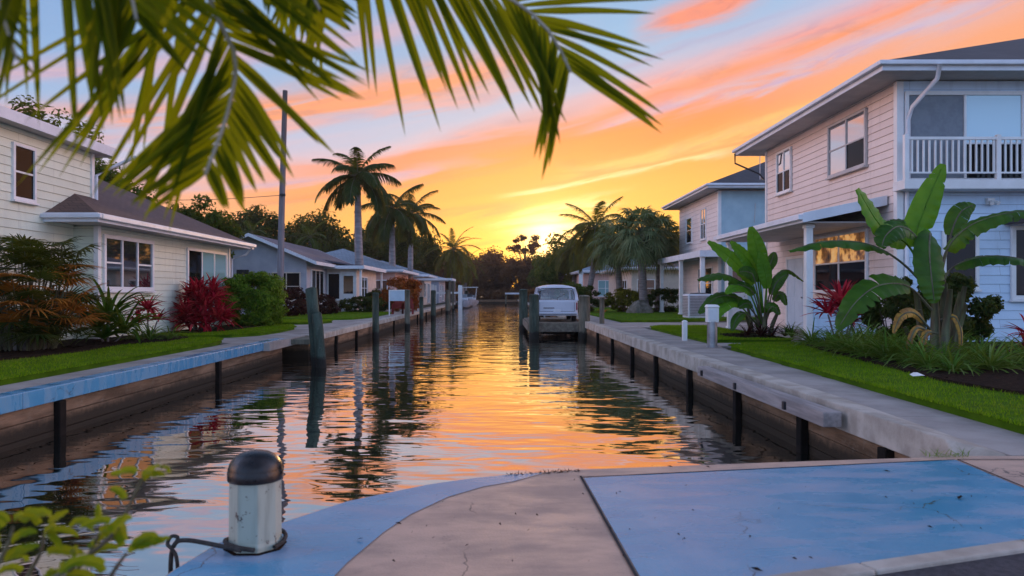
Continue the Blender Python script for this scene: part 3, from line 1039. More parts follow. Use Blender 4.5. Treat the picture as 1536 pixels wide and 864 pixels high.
# painted areas of the quay
p_ = MB()
band_out = [(-1.48, 3.0), (-1.46, 3.3), (-1.39, 3.67), (-1.16, 4.005), (-.905, 4.395), (-.467, 4.775), (-.20, 4.93), (.05, 5.035), (.32, 5.10)]
band_in = [(.10, 4.86), (-.10, 4.73), (-.31, 4.49), (-.50, 4.13), (-.60, 3.83), (-.70, 3.4), (-.76, 3.0)]
p_.sheet(band_out + band_in, .004)
struct('blue_painted_band', p_, M['blue_paint'])
p_ = MB()
p_.sheet([(.575, 4.95), (1.5, 5.16), (3.16, 5.46), (3.42, 5.48), (3.36, 4.7), (3.22, 3.95), (2.62, 3.70), (1.46, 3.315), (.63, 2.95)], .004)
struct('blue_painted_panel', p_, M['blue_paint'])
j_ = MB()
for a, b in (((.558, 5.0), (.615, 2.9)), ((3.44, 5.5), (3.38, 4.7)), ((3.38, 4.7), (3.24, 3.95)), ((.56, 4.965), (3.42, 5.495)), ((3.44, 5.5), (6.5, 5.52))):
    a = np.array(a); b = np.array(b); d = nrm(b - a); s = np.array((-d[1], d[0])) * .008
    j_.sheet([a + s, a - s, b - s, b + s], .006)
struct('pavement_joints', j_, M['joint'])
k_ = MB()
ca, cb = np.array((.7, 2.98)), np.array((5.2, 4.45))
d = nrm(cb - ca); s = np.array((-d[1], d[0]))
for i in range(5):
    e0 = ca + d * (i * 1.0 + .006); e1 = ca + d * (i * 1.0 + .994)
    k_.prism([e0 - s * .06, e1 - s * .06, e1 + s * .045, e0 + s * .045], -.05, .03)
struct('kerb', k_, M['cap_concrete'], bevel=.01)
a_ = MB(); a_.sheet([ca - s * .06 - d * 2, cb - s * .06 + d * 3, (8, 1), (3, -3), (-2, 1)], .008)
struct('asphalt_road', a_, M['asphalt'])

# left sidewalk, paths and lawns
sw = MB()
y = 2.6
while y < 18.4:
    sw.box(XL - .78, XL - .2, y + .006, min(y + 1.5, 18.4) - .006, -.2, 0.0); y += 1.5
y = 18.4
while y < 60:
    for x0, x1 in ((-9.9, -8.05), (-8.05, XLF - .3)):
        sw.box(x0 + .005, x1 - .005, y + .006, y + 1.79, -.2, 0.0)
    y += 1.8
sw.box(-6.4, XLF - .25, 60.4, 142, -.2, 0.0)
struct('left_sidewalk', sw, M['concrete'])
sw = MB()
y = 5.66
while y < 62:
    sw.box(XR + .285, XR + 1.03 + min(max(y - 5.7, 0), 13) * .042, y + .006, y + 1.79, -.2, 0.0); y += 1.8
struct('right_sidewalk', sw, M['concrete'])
pt = MB()
pt.box(5.26, 9.48, 17.3, 18.3, -.2, .012); pt.box(7.45, 9.48, 18.3, 26.3, -.2, .03)
pt.box(5.24, 16, 26.6, 31.2, -.2, .012)
struct('garden_paths', pt, M['concrete'])


def lawn(poly, z, blades, seed, hmin=.025, hmax=.055, dense=None):
    global _lawn_faces
    m = MB(); m.prism(poly, -.15, z, .05)
    struct('lawn', m, M['lawn'], bevel=.02)
    rng = np.random.default_rng(seed)
    P = np.array(poly); lo = P.min(0); hi = P.max(0)
    cnt = int(blades * 2.2)
    q = rng.uniform(0, 1, (cnt, 2)) * (hi - lo) + lo
    inside = np.zeros(cnt, bool)
    n = len(P); j = n - 1
    for i in range(n):
        xi, yi = P[i]; xj, yj = P[j]
        c = ((yi > q[:, 1]) != (yj > q[:, 1])) & (q[:, 0] < (xj - xi) * (q[:, 1] - yi) / (yj - yi + 1e-9) + xi)
        inside ^= c; j = i
    q = q[inside][:blades]
    e = []                                      # ragged fringe along the edge
    for i in range(len(P)):
        a0, b0 = P[i], P[(i + 1) % len(P)]
        ln_ = np.linalg.norm(b0 - a0)
        if ln_ < 9 and a0[1] < 30:
            f = rng.uniform(0, 1, (int(ln_ * 160), 1)); nd = np.array((b0[1] - a0[1], a0[0] - b0[0])) / (ln_ + 1e-9)
            e.append(a0 + (b0 - a0) * f + nd * rng.normal(0, .022, (len(f), 1)))
    if e: q = np.concatenate([q] + e)
    k = len(q)
    h = rng.uniform(hmin, hmax, k); a = rng.uniform(0, 6.283, k); w = rng.uniform(.004, .008, k) * (1 + (q[:, 1] > 15) * .8)
    ln = rng.uniform(.1, .8, k) * h; la = rng.uniform(0, 6.283, k)
    B = np.stack([q[:, 0], q[:, 1], np.full(k, z - .01)], 1)
    W = np.stack([np.cos(a) * w, np.sin(a) * w, np.zeros(k)], 1)
    T = B + np.stack([np.cos(la) * ln, np.sin(la) * ln, h], 1)
    V = np.stack([B - W, B + W, T], 1).reshape(-1, 3)
    GRASS.addnp(V, np.arange(k * 3).reshape(k, 3))


GRASS = MB()
LZ = .09
lawn([(-6.74, 3), (-6.74, 9), (-6.74, 14), (-6.78, 17.2), (-7.0, 18.6), (-7.5, 19.2), (-8.6, 19.35), (-10.4, 19.3), (-10.4, 3)], LZ, 46000, 1)
lawn([(-9.75, 20.6), (-8.6, 20.35), (-7.5, 20.6), (-7.0, 21.6), (-6.9, 23.2), (-7.05, 25.4), (-7.7, 27.2), (-9.75, 27.6)], LZ, 15000, 2)
lawn([(-9.9, 29.6), (-8.0, 29.2), (-7.2, 29.9), (-7.05, 31.2), (-7.4, 32.2), (-9.9, 32.4)], LZ, 6000, 3)
lawn([(-11.6, 34.2), (-8.4, 33.6), (-6.9, 34.6), (-6.5, 37), (-6.5, 45), (-7.6, 47), (-11.6, 47)], LZ, 9000, 4)
lawn([(-30, 34.2), (-11.7, 34.2), (-11.7, 40.8), (-30, 40.8)], LZ, 3000, 9)
lawn([(4.60, 5.75), (4.74, 9), (4.90, 12), (5.04, 15), (5.2, 16.5), (5.9, 17.15), (7.2, 17.25), (12, 17.2), (12, 5.75)], LZ, 60000, 5)
lawn([(5.2, 18.5), (5.2, 22), (5.3, 25.6), (5.9, 26.5), (7.40, 26.5), (7.40, 18.45)], LZ, 16000, 6)
lawn([(5.25, 31.4), (9.0, 33.2), (12, 35), (20, 37), (20, 60), (5.25, 60)], LZ, 16000, 7)
lawn([(12.1, 5.75), (40, 5.75), (40, 17.2), (12.1, 17.2)], LZ, 4000, 8)
tag(GRASS.build('grass', M['grass']), kind='stuff', label='short green grass blades covering the lawns beside the canal', cat='grass')


def bed(name, poly, z, seed):
    rng = np.random.default_rng(seed)
    m = MB(); m.prism(poly, -.1, z, .06)
    P = np.array(poly); c = P.mean(0)
    for k in range(500):                       # wood chips
        i = rng.integers(0, len(P)); f = rng.uniform(0, 1); t = rng.uniform(0, .97)
        e = P[i] * (1 - f) + P[(i + 1) % len(P)] * f
        p = c + (e - c) * t
        a = rng.uniform(0, 6.28); l = rng.uniform(.02, .055); w = rng.uniform(.008, .02)
        d = np.array((math.cos(a), math.sin(a))); s_ = np.array((-d[1], d[0])) * w
        z0 = z + rng.uniform(.0, .02)
        m.add([(*(p - d * l - s_), z0), (*(p + d * l - s_), z0 + rng.uniform(0, .015)), (*(p + d * l + s_), z0), (*(p - d * l + s_), z0)], [(0, 1, 2, 3)])
    struct(name, m, M['mulch'])


bed('mulch_bed', [(7.3, 17.0), (6.75, 16.2), (6.45, 14.4), (6.2, 12.7), (5.95, 10.8), (5.78, 9.5), (5.9, 8.4), (6.5, 7.4), (14, 7.2), (14, 17.1)], LZ + .04, 1)
bed('mulch_bed', [(-8.35, 13.2), (-8.6, 12.3), (-9.4, 11.9), (-11, 11.9), (-11, 20.2), (-9.2, 19.9), (-8.0, 19.0), (-7.9, 17.6), (-8.4, 16.4), (-8.2, 14.6)], LZ + .04, 2)
bed('mulch_bed', [(-9.8, 21.2), (-8.7, 21.2), (-8.3, 23), (-8.2, 26.6), (-9.8, 26.9)], LZ + .03, 3)
bed('mulch_bed', [(6.3, 18.9), (6.0, 19.6), (6.2, 20.7), (7.3, 21.0), (7.4, 18.9)], LZ + .03, 4)
hi_ = MB()
for k in range(40):
    a = k / 40 * 2 * math.pi
pass


# ------------------------------------------------------------------ seawalls
def seawall(label, x, sgn, y0, y1, capm, cap_w, cap_z, posts, capname='cap', slope_end=False, panelm='wall_board', proud=.05):
    """wall along the canal; sgn = direction of the water from the wall"""
    t = thing('seawall', label, 'seawall', (x, y0, 0))
    m = MB()
    zz = cap_z[0]
    xs = sorted((x - sgn * .02, x - sgn * .2))
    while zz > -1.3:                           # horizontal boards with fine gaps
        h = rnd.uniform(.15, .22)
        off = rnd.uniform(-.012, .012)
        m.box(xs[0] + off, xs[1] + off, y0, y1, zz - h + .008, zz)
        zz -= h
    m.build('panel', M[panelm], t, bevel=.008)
    y = y0
    while y < y1 - .01:
        e = min(y + rnd.choice((3.0, 3.6, 4.2)), y1)
        c = MB()
        a, b = sorted((x + sgn * proud, x - sgn * cap_w))
        if slope_end and y == y0:
            c.hexa([(a, y0 + .0, cap_z[0]), (b, y0, cap_z[0]), (b, e - .006, cap_z[0]), (a, e - .006, cap_z[0]),
                    (a, y0 + .34, cap_z[1]), (b, y0 + .02, .01), (b, e - .006, cap_z[1]), (a, e - .006, cap_z[1])])
        else:
            c.box(a, b, y + .004, e - .004, *cap_z)
        c.build(capname, capm, t, bevel=.014)
        y = e
    for py in posts:
        c = MB()
        a, b = sorted((x + sgn * .075, x - sgn * .019))
        c.box(a, b, py - .075, py + .075, -1.4, cap_z[0] - .005)
        c.build('post', M['wall_post'], t, bevel=.012)
    return t


seawall('brown boarded seawall with bright blue painted cap along the near left bank', XL, 1, 2.5, 20.2, M['blue_cap'], .2, (-.19, .02), [6.1, 9.9, 15.5])
seawall('brown seawall with plain grey cap running far along the left bank', XLF, 1, 21.9, 142.5, M['cap_concrete'], .28, (-.16, .02), [24.5, 28, 33, 38, 43, 49, 55, 62, 70, 80, 90, 105, 120])
seawall('tan seawall with raised concrete cap along the near right bank', XR, -1, 5.62, 36, M['cap_concrete'], .24, (-.20, .07), [6.9, 8.8, 11.2, 14, 17, 20, 23.5, 27], slope_end=True)
seawall('dark seawall along the right bank beyond the parked van', XR, -1, 36.01, 142.5, M['cap_concrete'], .28, (-.18, .03), [40, 46, 53, 61, 70, 82, 96, 112])
e_ = MB(); e_.box(XL - .3, XR + .3, 143.0, 143.3, -1.3, .03)
e_ = tag(e_.build('seawall', M['wall_board']), 'low brown seawall closing the far end of the canal', 'seawall')
# recess in the left wall with a small landing slab
m = MB(); m.box(-7.0, -6.9, 20.2, 21.9, -1.3, -.02); m.box(-6.9, XL - .2, 20.2, 20.3, -1.3, -.02); m.box(-6.9, XLF - .2, 21.8, 21.9, -1.3, -.02)
tag(m.build('boat_slip', M['wall_board']), 'dark boarded recess between the blue capped wall and the next wall', 'boat slip')
m = MB(); m.box(-6.9, -5.25, 20.32, 21.78, -.17, -.025)
tag(m.build('landing_slab', M['pile_grey'], bevel=.015), 'grey green landing slab over the recess behind the leaning piling', 'landing')

# loose timber fender on the right wall
t = thing('fender_beam', 'long grey timber beam bolted along the near right seawall', 'beam', (3.5, 7.6, -.1))
m = MB(); m.box(3.36, 3.56, 7.6, 12.4, -.14, .02); m.build('beam', M['beam'], t, bevel=.012)
for yy in (8.6, 10.4, 12.1):
    m = MB(); m.box(3.33, 3.36, yy - .03, yy + .03, -.11, -.02); m.build('bolt', M['dark_metal'], t)

# ------------------------------------------------------------------ houses
def siding(mb, x0, x1, y0, y1, z0, z1, h=.19, lip=.02):
    """four clapboard walls: overlapping boards as stacked rings"""
    V = []; Fc = []
    z = z0; rings = 0
    while z < z1 - 1e-6:
        zt = min(z + h, z1)
        for zz, e in ((z, lip), (zt, .003)):
            V += [(x0 - e, y0 - e, zz), (x1 + e, y0 - e, zz), (x1 + e, y1 + e, zz), (x0 - e, y1 + e, zz)]; rings += 1
        z = zt
    for i in range(rings - 1):
        for k in range(4):
            k2 = (k + 1) % 4
            Fc.append((i * 4 + k, i * 4 + k2, i * 4 + 4 + k2, i * 4 + 4 + k))
    n = (rings - 1) * 4
    Fc.append((n, n + 1, n + 2, n + 3))
    mb.add(V, Fc)


def mp(face, plane):
    if face == '-y': return lambda a, d, z: (a, plane - d, z)
    if face == '-x': return lambda a, d, z: (plane - d, a, z)
    return lambda a, d, z: (plane + d, a, z)


def fbox(mb, f, a0, a1, d0, d1, z0, z1):
    p = f(a0, d0, z0); q_ = f(a1, d1, z1)
    lo = np.minimum(p, q_); hi = np.maximum(p, q_)
    mb.box(lo[0], hi[0], lo[1], hi[1], lo[2], hi[2])


def window(parent, face, plane, a0, a1, z0, z1, glass='glass', cols=2, rail=.5, fm='white_paint', fw=.07, kinds=None, name='window', sill=True, rails=None, depth=.07):
    f = mp(face, plane)
    m = MB()
    fbox(m, f, a0 - fw, a0, .0, depth, z0 - fw, z1 + fw); fbox(m, f, a1, a1 + fw, .0, depth, z0 - fw, z1 + fw)
    fbox(m, f, a0, a1, .0, depth, z1, z1 + fw); fbox(m, f, a0, a1, .0, depth, z0 - fw, z0)
    w = (a1 - a0) / cols
    for k in range(1, cols): fbox(m, f, a0 + w * k - .028, a0 + w * k + .028, .0, depth - .01, z0, z1)
    rl = rails or [rail] * cols
    for k in range(cols):
        if rl[k]:
            zr = z0 + (z1 - z0) * rl[k]
            fbox(m, f, a0 + w * k + .03, a0 + w * (k + 1) - .03, .0, depth - .02, zr - .022, zr + .022)
    o = m.build(name, M[fm], parent, bevel=.006)
    for k in range(cols):
        g = (kinds or [glass] * cols)[k]
        gs = g if isinstance(g, tuple) else (g,)
        n = len(gs)
        zc = [z0 + .002] + ([z0 + (z1 - z0) * rl[k]] if n == 2 and rl[k] else []) + [z1 - .002]
        for i, gg in enumerate(gs):
            p = MB(); fbox(p, f, a0 + w * k + .004, a0 + w * (k + 1) - .004, .024, .030 + (.001 * i), zc[i], zc[i + 1])
            p.build('pane', M[gg], o)
    if sill:
        s_ = MB(); fbox(s_, f, a0 - fw - .03, a1 + fw + .03, .0, depth + .045, z0 - fw - .05, z0 - fw - .001); s_.build('sill', M[fm], o, bevel=.006)
    return o


def door(parent, face, plane, a0, a1, z0, z1, dm='door_blue', fm='white_paint', glass=None):
    f = mp(face, plane)
    m = MB(); fw = .09
    fbox(m, f, a0, a1, .021, .05, z0, z1)
    for u0, u1 in ((.08, .46), (.54, .92)):
        for v0, v1 in ((.08, .4), (.46, .92)):
            if glass and v0 > .4: continue
            fbox(m, f, a0 + (a1 - a0) * u0, a0 + (a1 - a0) * u1, .05, .058, z0 + (z1 - z0) * v0, z0 + (z1 - z0) * v1)
    o = m.build('door', M[dm], parent, bevel=.006)
    fr = MB()
    fbox(fr, f, a0 - fw, a0 - .002, .0, .075, z0, z1 + fw); fbox(fr, f, a1 + .002, a1 + fw, .0, .075, z0, z1 + fw); fbox(fr, f, a0 - .002, a1 + .002, .0, .075, z1 + .002, z1 + fw)
    fr.build('door_frame', M[fm], o, bevel=.006)
    h = MB(); p = f(a0 + .08 if face != '-y' else a1 - .08, .058, z0 + 1.0); q_ = f(a0 + .08 if face != '-y' else a1 - .08, .11, z0 + 1.0)
    h.tube([p, q_], [.012, .03], 8); h.build('handle', M['metal'], o)
    if glass:
        p = MB(); fbox(p, f, a0 + (a1 - a0) * .14, a0 + (a1 - a0) * .86, .05, .056, z0 + (z1 - z0) * .47, z0 + (z1 - z0) * .93); p.build('pane', M[glass], o)
    return o


def hip_roof(parent, x0, x1, y0, y1, z, slope, m, fascia='trim', fh=.2, gutter=True, hipk=1.0):
    w = min(x1 - x0, y1 - y0) / 2
    h = w * slope
    mb = MB()
    if (x1 - x0) >= (y1 - y0): r0, r1 = (x0 + w * hipk, (y0 + y1) / 2), (x1 - w, (y0 + y1) / 2)
    else: r0, r1 = ((x0 + x1) / 2, y0 + w), ((x0 + x1) / 2, y1 - w)
    V = [(x0, y0, z), (x1, y0, z), (x1, y1, z), (x0, y1, z), (*r0, z + h), (*r1, z + h)]
    if (x1 - x0) >= (y1 - y0): Fc = [(0, 1, 5, 4), (1, 2, 5), (2, 3, 4, 5), (3, 0, 4)]
    else: Fc = [(0, 1, 4), (1, 2, 5, 4), (2, 3, 5), (3, 0, 4, 5)]
    mb.add(V, Fc + [(3, 2, 1, 0)])
    ro = mb.build('roof', M[m], parent)
    fb = MB()
    t = .03
    fb.box(x0 - .002, x1 + .002, y0 - t, y0 - .002, z - fh, z + .012); fb.box(x0 - .002, x1 + .002, y1 + .002, y1 + t, z - fh, z + .012)
    fb.box(x0 - t, x0 - .003, y0 - t, y1 + t, z - fh, z + .012); fb.box(x1 + .003, x1 + t, y0 - t, y1 + t, z - fh, z + .012)
    fb.build('fascia', M[fascia], ro)
    s_ = MB(); s_.box(x0, x1, y0, y1, z - fh + .03, z - fh + .05); s_.build('soffit', M['soffit'], ro)
    if gutter:
        gb = MB(); gw = .11
        for a0, a1, b0, b1 in ((x0 - t - gw, x1 + t + gw, y0 - t - gw, y0 - t - .003), (x0 - t - gw, x0 - t - .003, y0 - t, y1 + t)):
            gb.box(a0, a1, b0, b1, z - .12, z - .02)
        gb.build('gutter', M[fascia], ro, bevel=.02)
    return ro


def gable_roof(parent, x0, x1, y0, y1, z, slope, m, fascia='trim', th=.14, ridge=None, wallm=None, inset=.5, wy=None, wx=None):
    """ridge along Y"""
    rx = ridge if ridge is not None else (x0 + x1) / 2
    h = (x1 - rx) * slope
    zl = z + h - (rx - x0) * slope
    mb = MB()
    V = []
    for y in (y0, y1):
        V += [(x0, y, zl), (rx, y, z + h), (x1, y, z), (x1, y, z - .04), (rx, y, z + h - .04), (x0, y, zl - .04)]
    mb.add(V, [(0, 1, 7, 6), (1, 2, 8, 7), (2, 3, 9, 8), (3, 4, 10, 9), (4, 5, 11, 10), (5, 0, 6, 11), (0, 5, 4, 1), (1, 4, 3, 2), (6, 7, 10, 11), (7, 8, 9, 10)])
    ro = mb.build('roof', M[m], parent)
    fb = MB()
    for ya, yb in ((y0 - .03, y0 - .002), (y1 + .002, y1 + .03)):
        for (xa, za), (xb, zb) in (((x0, zl), (rx, z + h)), ((rx, z + h), (x1, z))):
            fb.hexa([(xa, ya, za - th - .04), (xb, ya, zb - th - .04), (xb, yb, zb - th - .04), (xa, yb, za - th - .04), (xa, ya, za + .01), (xb, ya, zb + .01), (xb, yb, zb + .01), (xa, yb, za + .01)])
    fb.box(x1 + .002, x1 + .03, y0 - .03, y1 + .03, z - th - .04, z + .006); fb.box(x0 - .03, x0 - .002, y0 - .03, y1 + .03, zl - th - .04, zl + .006)
    fb.build('fascia', M[fascia], ro)
    if wallm:
        xa, xb = wx
        za = zl + (xa - x0) * slope - .05; zb = z + (x1 - xb) * slope - .05
        for y in wy:
            g = MB()
            ya, yb = (y - .012, y + .12) if y == wy[0] else (y - .12, y + .012)
            lo = 2.95
            V = [(xa, ya, lo), (xb, ya, lo), (xb, ya, zb), (rx, ya, z + h - .06), (xa, ya, za)]
            V += [(p[0], yb, p[2]) for p in V]
            g.add(V, [(0, 1, 2, 3, 4), (9, 8, 7, 6, 5)] + [(i, (i + 1) % 5, 5 + (i + 1) % 5, 5 + i) for i in range(5)])
            g.build('gable', M[wallm], parent)
    return ro


def post(parent, x, y, z0, z1, w=.14, m='white_paint'):
    p = MB(); p.box(x - w / 2, x + w / 2, y - w / 2, y + w / 2, z0, z1)
    p.box(x - w * .7, x + w * .7, y - w * .7, y + w * .7, z0 - .002, z0 + .12)
    p.box(x - w * .68, x + w * .68, y - w * .68, y + w * .68, z1 - .1, z1 - .01)
    return p.build('porch_post', M[m], parent, bevel=.01)


def pipe(parent, pts, r=.045, m='trim', name='downpipe'):
    p = MB(); p.tube(pts, r, 8); return p.build(name, M[m], parent, smooth=True)


# --- big two storey house on the right
H = thing('two_storey_house', 'large pink and pale blue two storey clapboard house with balcony on the right', 'house', (9.5, 17.5, 0))
m = MB(); siding(m, 9.52, 23.5, 17.52, 26, .0, 6.32); m.build('side_wall', M['pink_siding'], H)
m = MB(); siding(m, 9.56, 23.48, 17.44, 17.6, .0, 3.66, .21); m.build('front_wall', M['white_siding'], H)
m = MB(); m.box(9.56, 23.48, 17.43, 17.6, 3.92, 6.3); m.build('upper_front_wall', M['white_siding'], H)
m = MB(); m.box(9.44, 9.60, 17.38, 17.54, .0, 6.28); m.box(9.46, 9.57, 25.95, 26.05, 0, 6.28); m.build('corner_board', M['white_paint'], H, bevel=.008)
hip_roof(H, 8.7, 24.5, 16.6, 26.9, 6.52, .45, 'roof_dark', fh=.23, hipk=1.36)
window(H, '-x', 9.5, 18.95, 21.0, 4.62, 5.97, cols=2, kinds=[('glass_dark', 'glass_mirror'), ('glass_mirror', 'glass_mirror')], fm='soffit')
window(H, '-x', 9.5, 23.8, 24.9, 4.66, 5.95, cols=2, kinds=[('glass_dark', 'glass_mirror'), ('glass_dark', 'glass_mirror')], fm='white_paint')
window(H, '-x', 9.5, 18.9, 21.9, 1.35, 2.85, cols=2, kinds=[('glass_dark', 'emissive_pane')] * 2, fm='white_paint')
door(H, '-x', 9.5, 22.7, 24.0, .12, 2.35, glass=None)
m = MB(); m.box(8.6, 9.48, 22.5, 24.3, 0, .11); m.build('doorstep', M['concrete'], H, bevel=.01)
# balcony and its sliding doors
bw = window(H, '-y', 17.43, 9.72, 12.4, 3.98, 5.95, cols=2, kinds=['screen', ('glass_dark', 'glass_blind')], rails=[0, .42], name='balcony_door', sill=False, fw=.09)
m = MB(); m.box(9.36, 23.4, 16.9, 17.42, 3.66, 3.88); m.build('balcony_floor', M['white_paint'], H, bevel=.01)
R_ = MB(); R_.box(9.38, 23.4, 16.93, 17.0, 4.80, 4.87); R_.box(9.45, 23.4, 16.94, 16.99, 4.02, 4.06)
rl = R_.build('balcony_railing', M['white_paint'], H, bevel=.006)
x = 9.56
while x < 14.6:
    m = MB(); m.box(x - .018, x + .018, 16.947, 16.983, 4.06, 4.80); m.build('baluster', M['white_paint'], rl)
    x += .135
for x in (9.42, 11.55, 13.7, 15.9):
    m = MB(); m.box(x - .05, x + .05, 16.915, 17.015, 3.88, 4.92); m.build('railing_post', M['white_paint'], rl, bevel=.008)
pipe(H, [(9.9, 16.45, 6.4), (9.9, 16.55, 6.1), (9.70, 17.2, 5.62), (9.68, 17.33, 5.35), (9.68, 17.33, 3.95), (9.66, 17.36, 3.5), (9.66, 17.36, .1)], .05)
pipe(H, [(8.62, 26.75, 6.35), (8.64, 26.8, 6.0), (9.3, 26.15, 5.5), (9.42, 26.05, 5.3)], .03, 'dark_metal', 'cable')
window(H, '-y', 17.42, 10.60, 11.30, 1.42, 2.65, cols=1, glass='glass_dark', rail=0, fw=.08)
window(H, '-y', 17.42, 12.25, 13.2, 1.2, 2.75, cols=1, glass='glass_dark', rail=.5, fw=.1)
m = MB(); m.box(11.56, 11.72, 17.32, 17.42, 3.35, 3.5); m.tube([(11.60, 17.3, 3.42), (11.56, 17.18, 3.36)], [.03, .05], 8); m.tube([(11.68, 17.3, 3.42), (11.72, 17.18, 3.36)], [.03, .05], 8); m.build('wall_light', M['white_paint'], H)
# porch with a lean-to roof on the canal side
m = MB()
V = []
for y in (17.9, 24.9): V += [(7.45, y, 3.2), (9.48, y, 3.62), (9.48, y, 3.48), (7.45, y, 3.06)]
m.add(V, [(0, 1, 5, 4), (1, 2, 6, 5), (2, 3, 7, 6), (3, 0, 4, 7), (3, 2, 1, 0), (4, 5, 6, 7)])
pr = m.build('porch_roof', M['roof_dark'], H)
m = MB()
m.hexa([(7.44, 17.86, 2.98), (9.47, 17.86, 3.40), (9.47, 17.897, 3.40), (7.44, 17.897, 2.98), (7.44, 17.86, 3.22), (9.47, 17.86, 3.64), (9.47, 17.897, 3.64), (7.44, 17.897, 3.22)])
m.box(7.41, 7.447, 17.86, 24.94, 2.98, 3.21)
m.box(7.30, 7.408, 17.86, 24.94, 3.05, 3.17)
m.build('fascia', M['trim'], pr, bevel=.006)
m = MB(); m.box(7.5, 9.46, 17.92, 24.88, 2.985, 3.0); m.build('ceiling', M['soffit'], pr)
post(H, 7.75, 18.35, .03, 2.98, .17); post(H, 7.75, 24.6, .03, 2.98, .15)
m = MB(); m.box(7.85, 9.45, 18.3, 18.42, .03, 1.12); m.build('porch_half_wall', M['white_siding'], H, bevel=.008)
# small lean-to at the far right
m = MB()
V = []
for y in (15.9, 17.41): V += [(12.0, y, 3.02), (19.3, y, 3.75), (19.3, y, 3.6), (12.0, y, 2.87)]
m.add(V, [(0, 1, 5, 4), (1, 2, 6, 5), (2, 3, 7, 6), (3, 0, 4, 7), (3, 2, 1, 0), (4, 5, 6, 7)])
m.build('entry_roof', M['roof_dark'], H)

# --- second two storey house on the right
H = thing('two_storey_house', 'smaller teal and pale two storey house behind the big pink house', 'house', (11.4, 38, 0))
m = MB(); siding(m, 11.4, 22, 38.02, 46.2, 0, 6.6, .24); m.build('side_wall', M['pale_siding'], H)
m = MB(); m.box(11.42, 21.98, 37.9, 38.05, 0, 6.55); m.build('front_wall', M['teal_siding'], H)
m = MB(); m.box(11.33, 11.5, 37.86, 38.03, 0, 6.55); m.build('corner_board', M['white_paint'], H, bevel=.01)
hip_roof(H, 10.6, 22.8, 37.1, 47.2, 6.82, .42, 'roof_dark', fh=.22)
window(H, '-x', 11.4, 40.3, 41.2, 4.3, 5.9, cols=2, kinds=[('glass', 'glass_mirror')] * 2)
window(H, '-x', 11.4, 43.2, 44.4, 4.3, 5.7, cols=1, kinds=[('glass', 'glass_mirror')])
m = MB(); m.box(9.9, 13.4, 36.0, 45.5, 3.12, 3.32); pr = m.build('porch_roof', M['roof_blue'], H)
m = MB(); m.box(9.86, 13.44, 35.96, 35.998, 3.05, 3.36); m.box(9.86, 9.898, 35.998, 45.5, 3.05, 3.36); m.build('fascia', M['trim'], pr)
for x, y in ((10.05, 36.2), (10.05, 40.4), (11.3, 36.2), (10.05, 45.2), (13.2, 36.2)): post(H, x, y, .05, 3.12, .2)
window(H, '-x', 11.38, 39.0, 41.6, 1.0, 2.6, cols=2, glass='glass')
door(H, '-y', 37.89, 11.75, 12.75, .1, 2.6, dm='white_paint', glass='glass')
m = MB(); m.box(9.9, 13.5, 36.0, 37.9, 0, .1); m.build('porch_floor', M['concrete'], H)
m = MB(); m.tube([(13.2, 37.05, 7.0), (13.2, 37.05, 8.9)], .02, 6); m.build('cable_mast', M['metal'], H)
m = MB(); m.tube([(13.25, 37.86, 5.9), (13.2, 37.86, 4.9)], .015, 5); m.build('cable', M['metal'], H)

# --- two low houses further right
H = thing('single_storey_house', 'long cream stucco house behind the fan palms', 'house', (10.5, 58, 0))
m = MB(); m.box(10.5, 26, 58, 70, 0, 3.1); m.build('wall', M['cream_stucco'], H)
hip_roof(H, 9.8, 26.7, 57.3, 70.7, 3.3, .22, 'roof_grey', fh=.2)
window(H, '-y', 58, 11.0, 12.3, 1.0, 2.3); window(H, '-x', 10.5, 60, 62, 1, 2.3); window(H, '-y', 58, 16.5, 18.3, 1.0, 2.3)
H = thing('single_storey_house', 'small peach house with blue grey hip roof beyond the coconut palm', 'house', (9.3, 80, 0))
m = MB(); m.box(9.3, 20, 80, 92, 0, 3.4); m.build('wall', M['peach_stucco'], H)
hip_roof(H, 8.6, 20.7, 79.2, 92.8, 3.7, .34, 'roof_blue', fh=.24)
window(H, '-y', 80, 10.9, 12.4, 1.0, 2.6, glass='glass_teal'); window(H, '-y', 80, 14.2, 15.8, 1.0, 2.6); post(H, 8.9, 79.5, 0, 3.45, .4)

# --- near left house: two storey block and single storey wing
H = thing('cottage_house', 'cream and pale green clapboard house with brown shingle wing on the left bank', 'house', (-9.9, 18, 0))
m = MB(); siding(m, -20, -10.5, 7.5, 18.9, 0, 4.85); m.build('wall', M['green_siding'], H)
m = MB(); siding(m, -20, -9.9, 18.1, 26.85, 0, 2.92); m.build('wing_wall', M['green_siding'], H)
m = MB(); m.box(-10.56, -10.44, 18.84, 18.96, 2.9, 4.85); m.box(-9.96, -9.84, 18.02, 18.16, 0, 2.92); m.box(-9.96, -9.84, 26.79, 26.91, 0, 2.92); m.build('corner_board', M['white_paint'], H, bevel=.008)
hip_roof(H, -21, -10.12, 6.8, 19.35, 5.05, .30, 'roof_brown', fh=.22)
ro = hip_roof(H, -20.6, -9.25, 16.9, 27.6, 3.1, .5, 'roof_brown', fh=.2)
m = MB(); m.box(-9.21, -9.11, 16.9, 27.6, 2.97, 3.09); m.build('gutter', M['white_paint'], ro, bevel=.02)
window(H, '+x', -10.5, 15.85, 16.5, 3.35, 4.45, cols=1, glass='glass_dark')
window(H, '+x', -9.9, 18.4, 20.85, 1.42, 2.64, cols=3, rails=[.5, 0, .5], fw=.1, glass='glass', name='window')
window(H, '+x', -9.9, 23.3, 26.5, .35, 2.62, cols=3, rails=[0, 0, 0], kinds=['glass_dark', 'glass_teal', 'glass_teal'], fw=.09, sill=False, name='sliding_door')
pipe(H, [(-9.7, 19.6, 4.9), (-10.1, 19.2, 4.55), (-10.42, 18.99, 4.3), (-10.42, 18.99, 3.3)], .045)
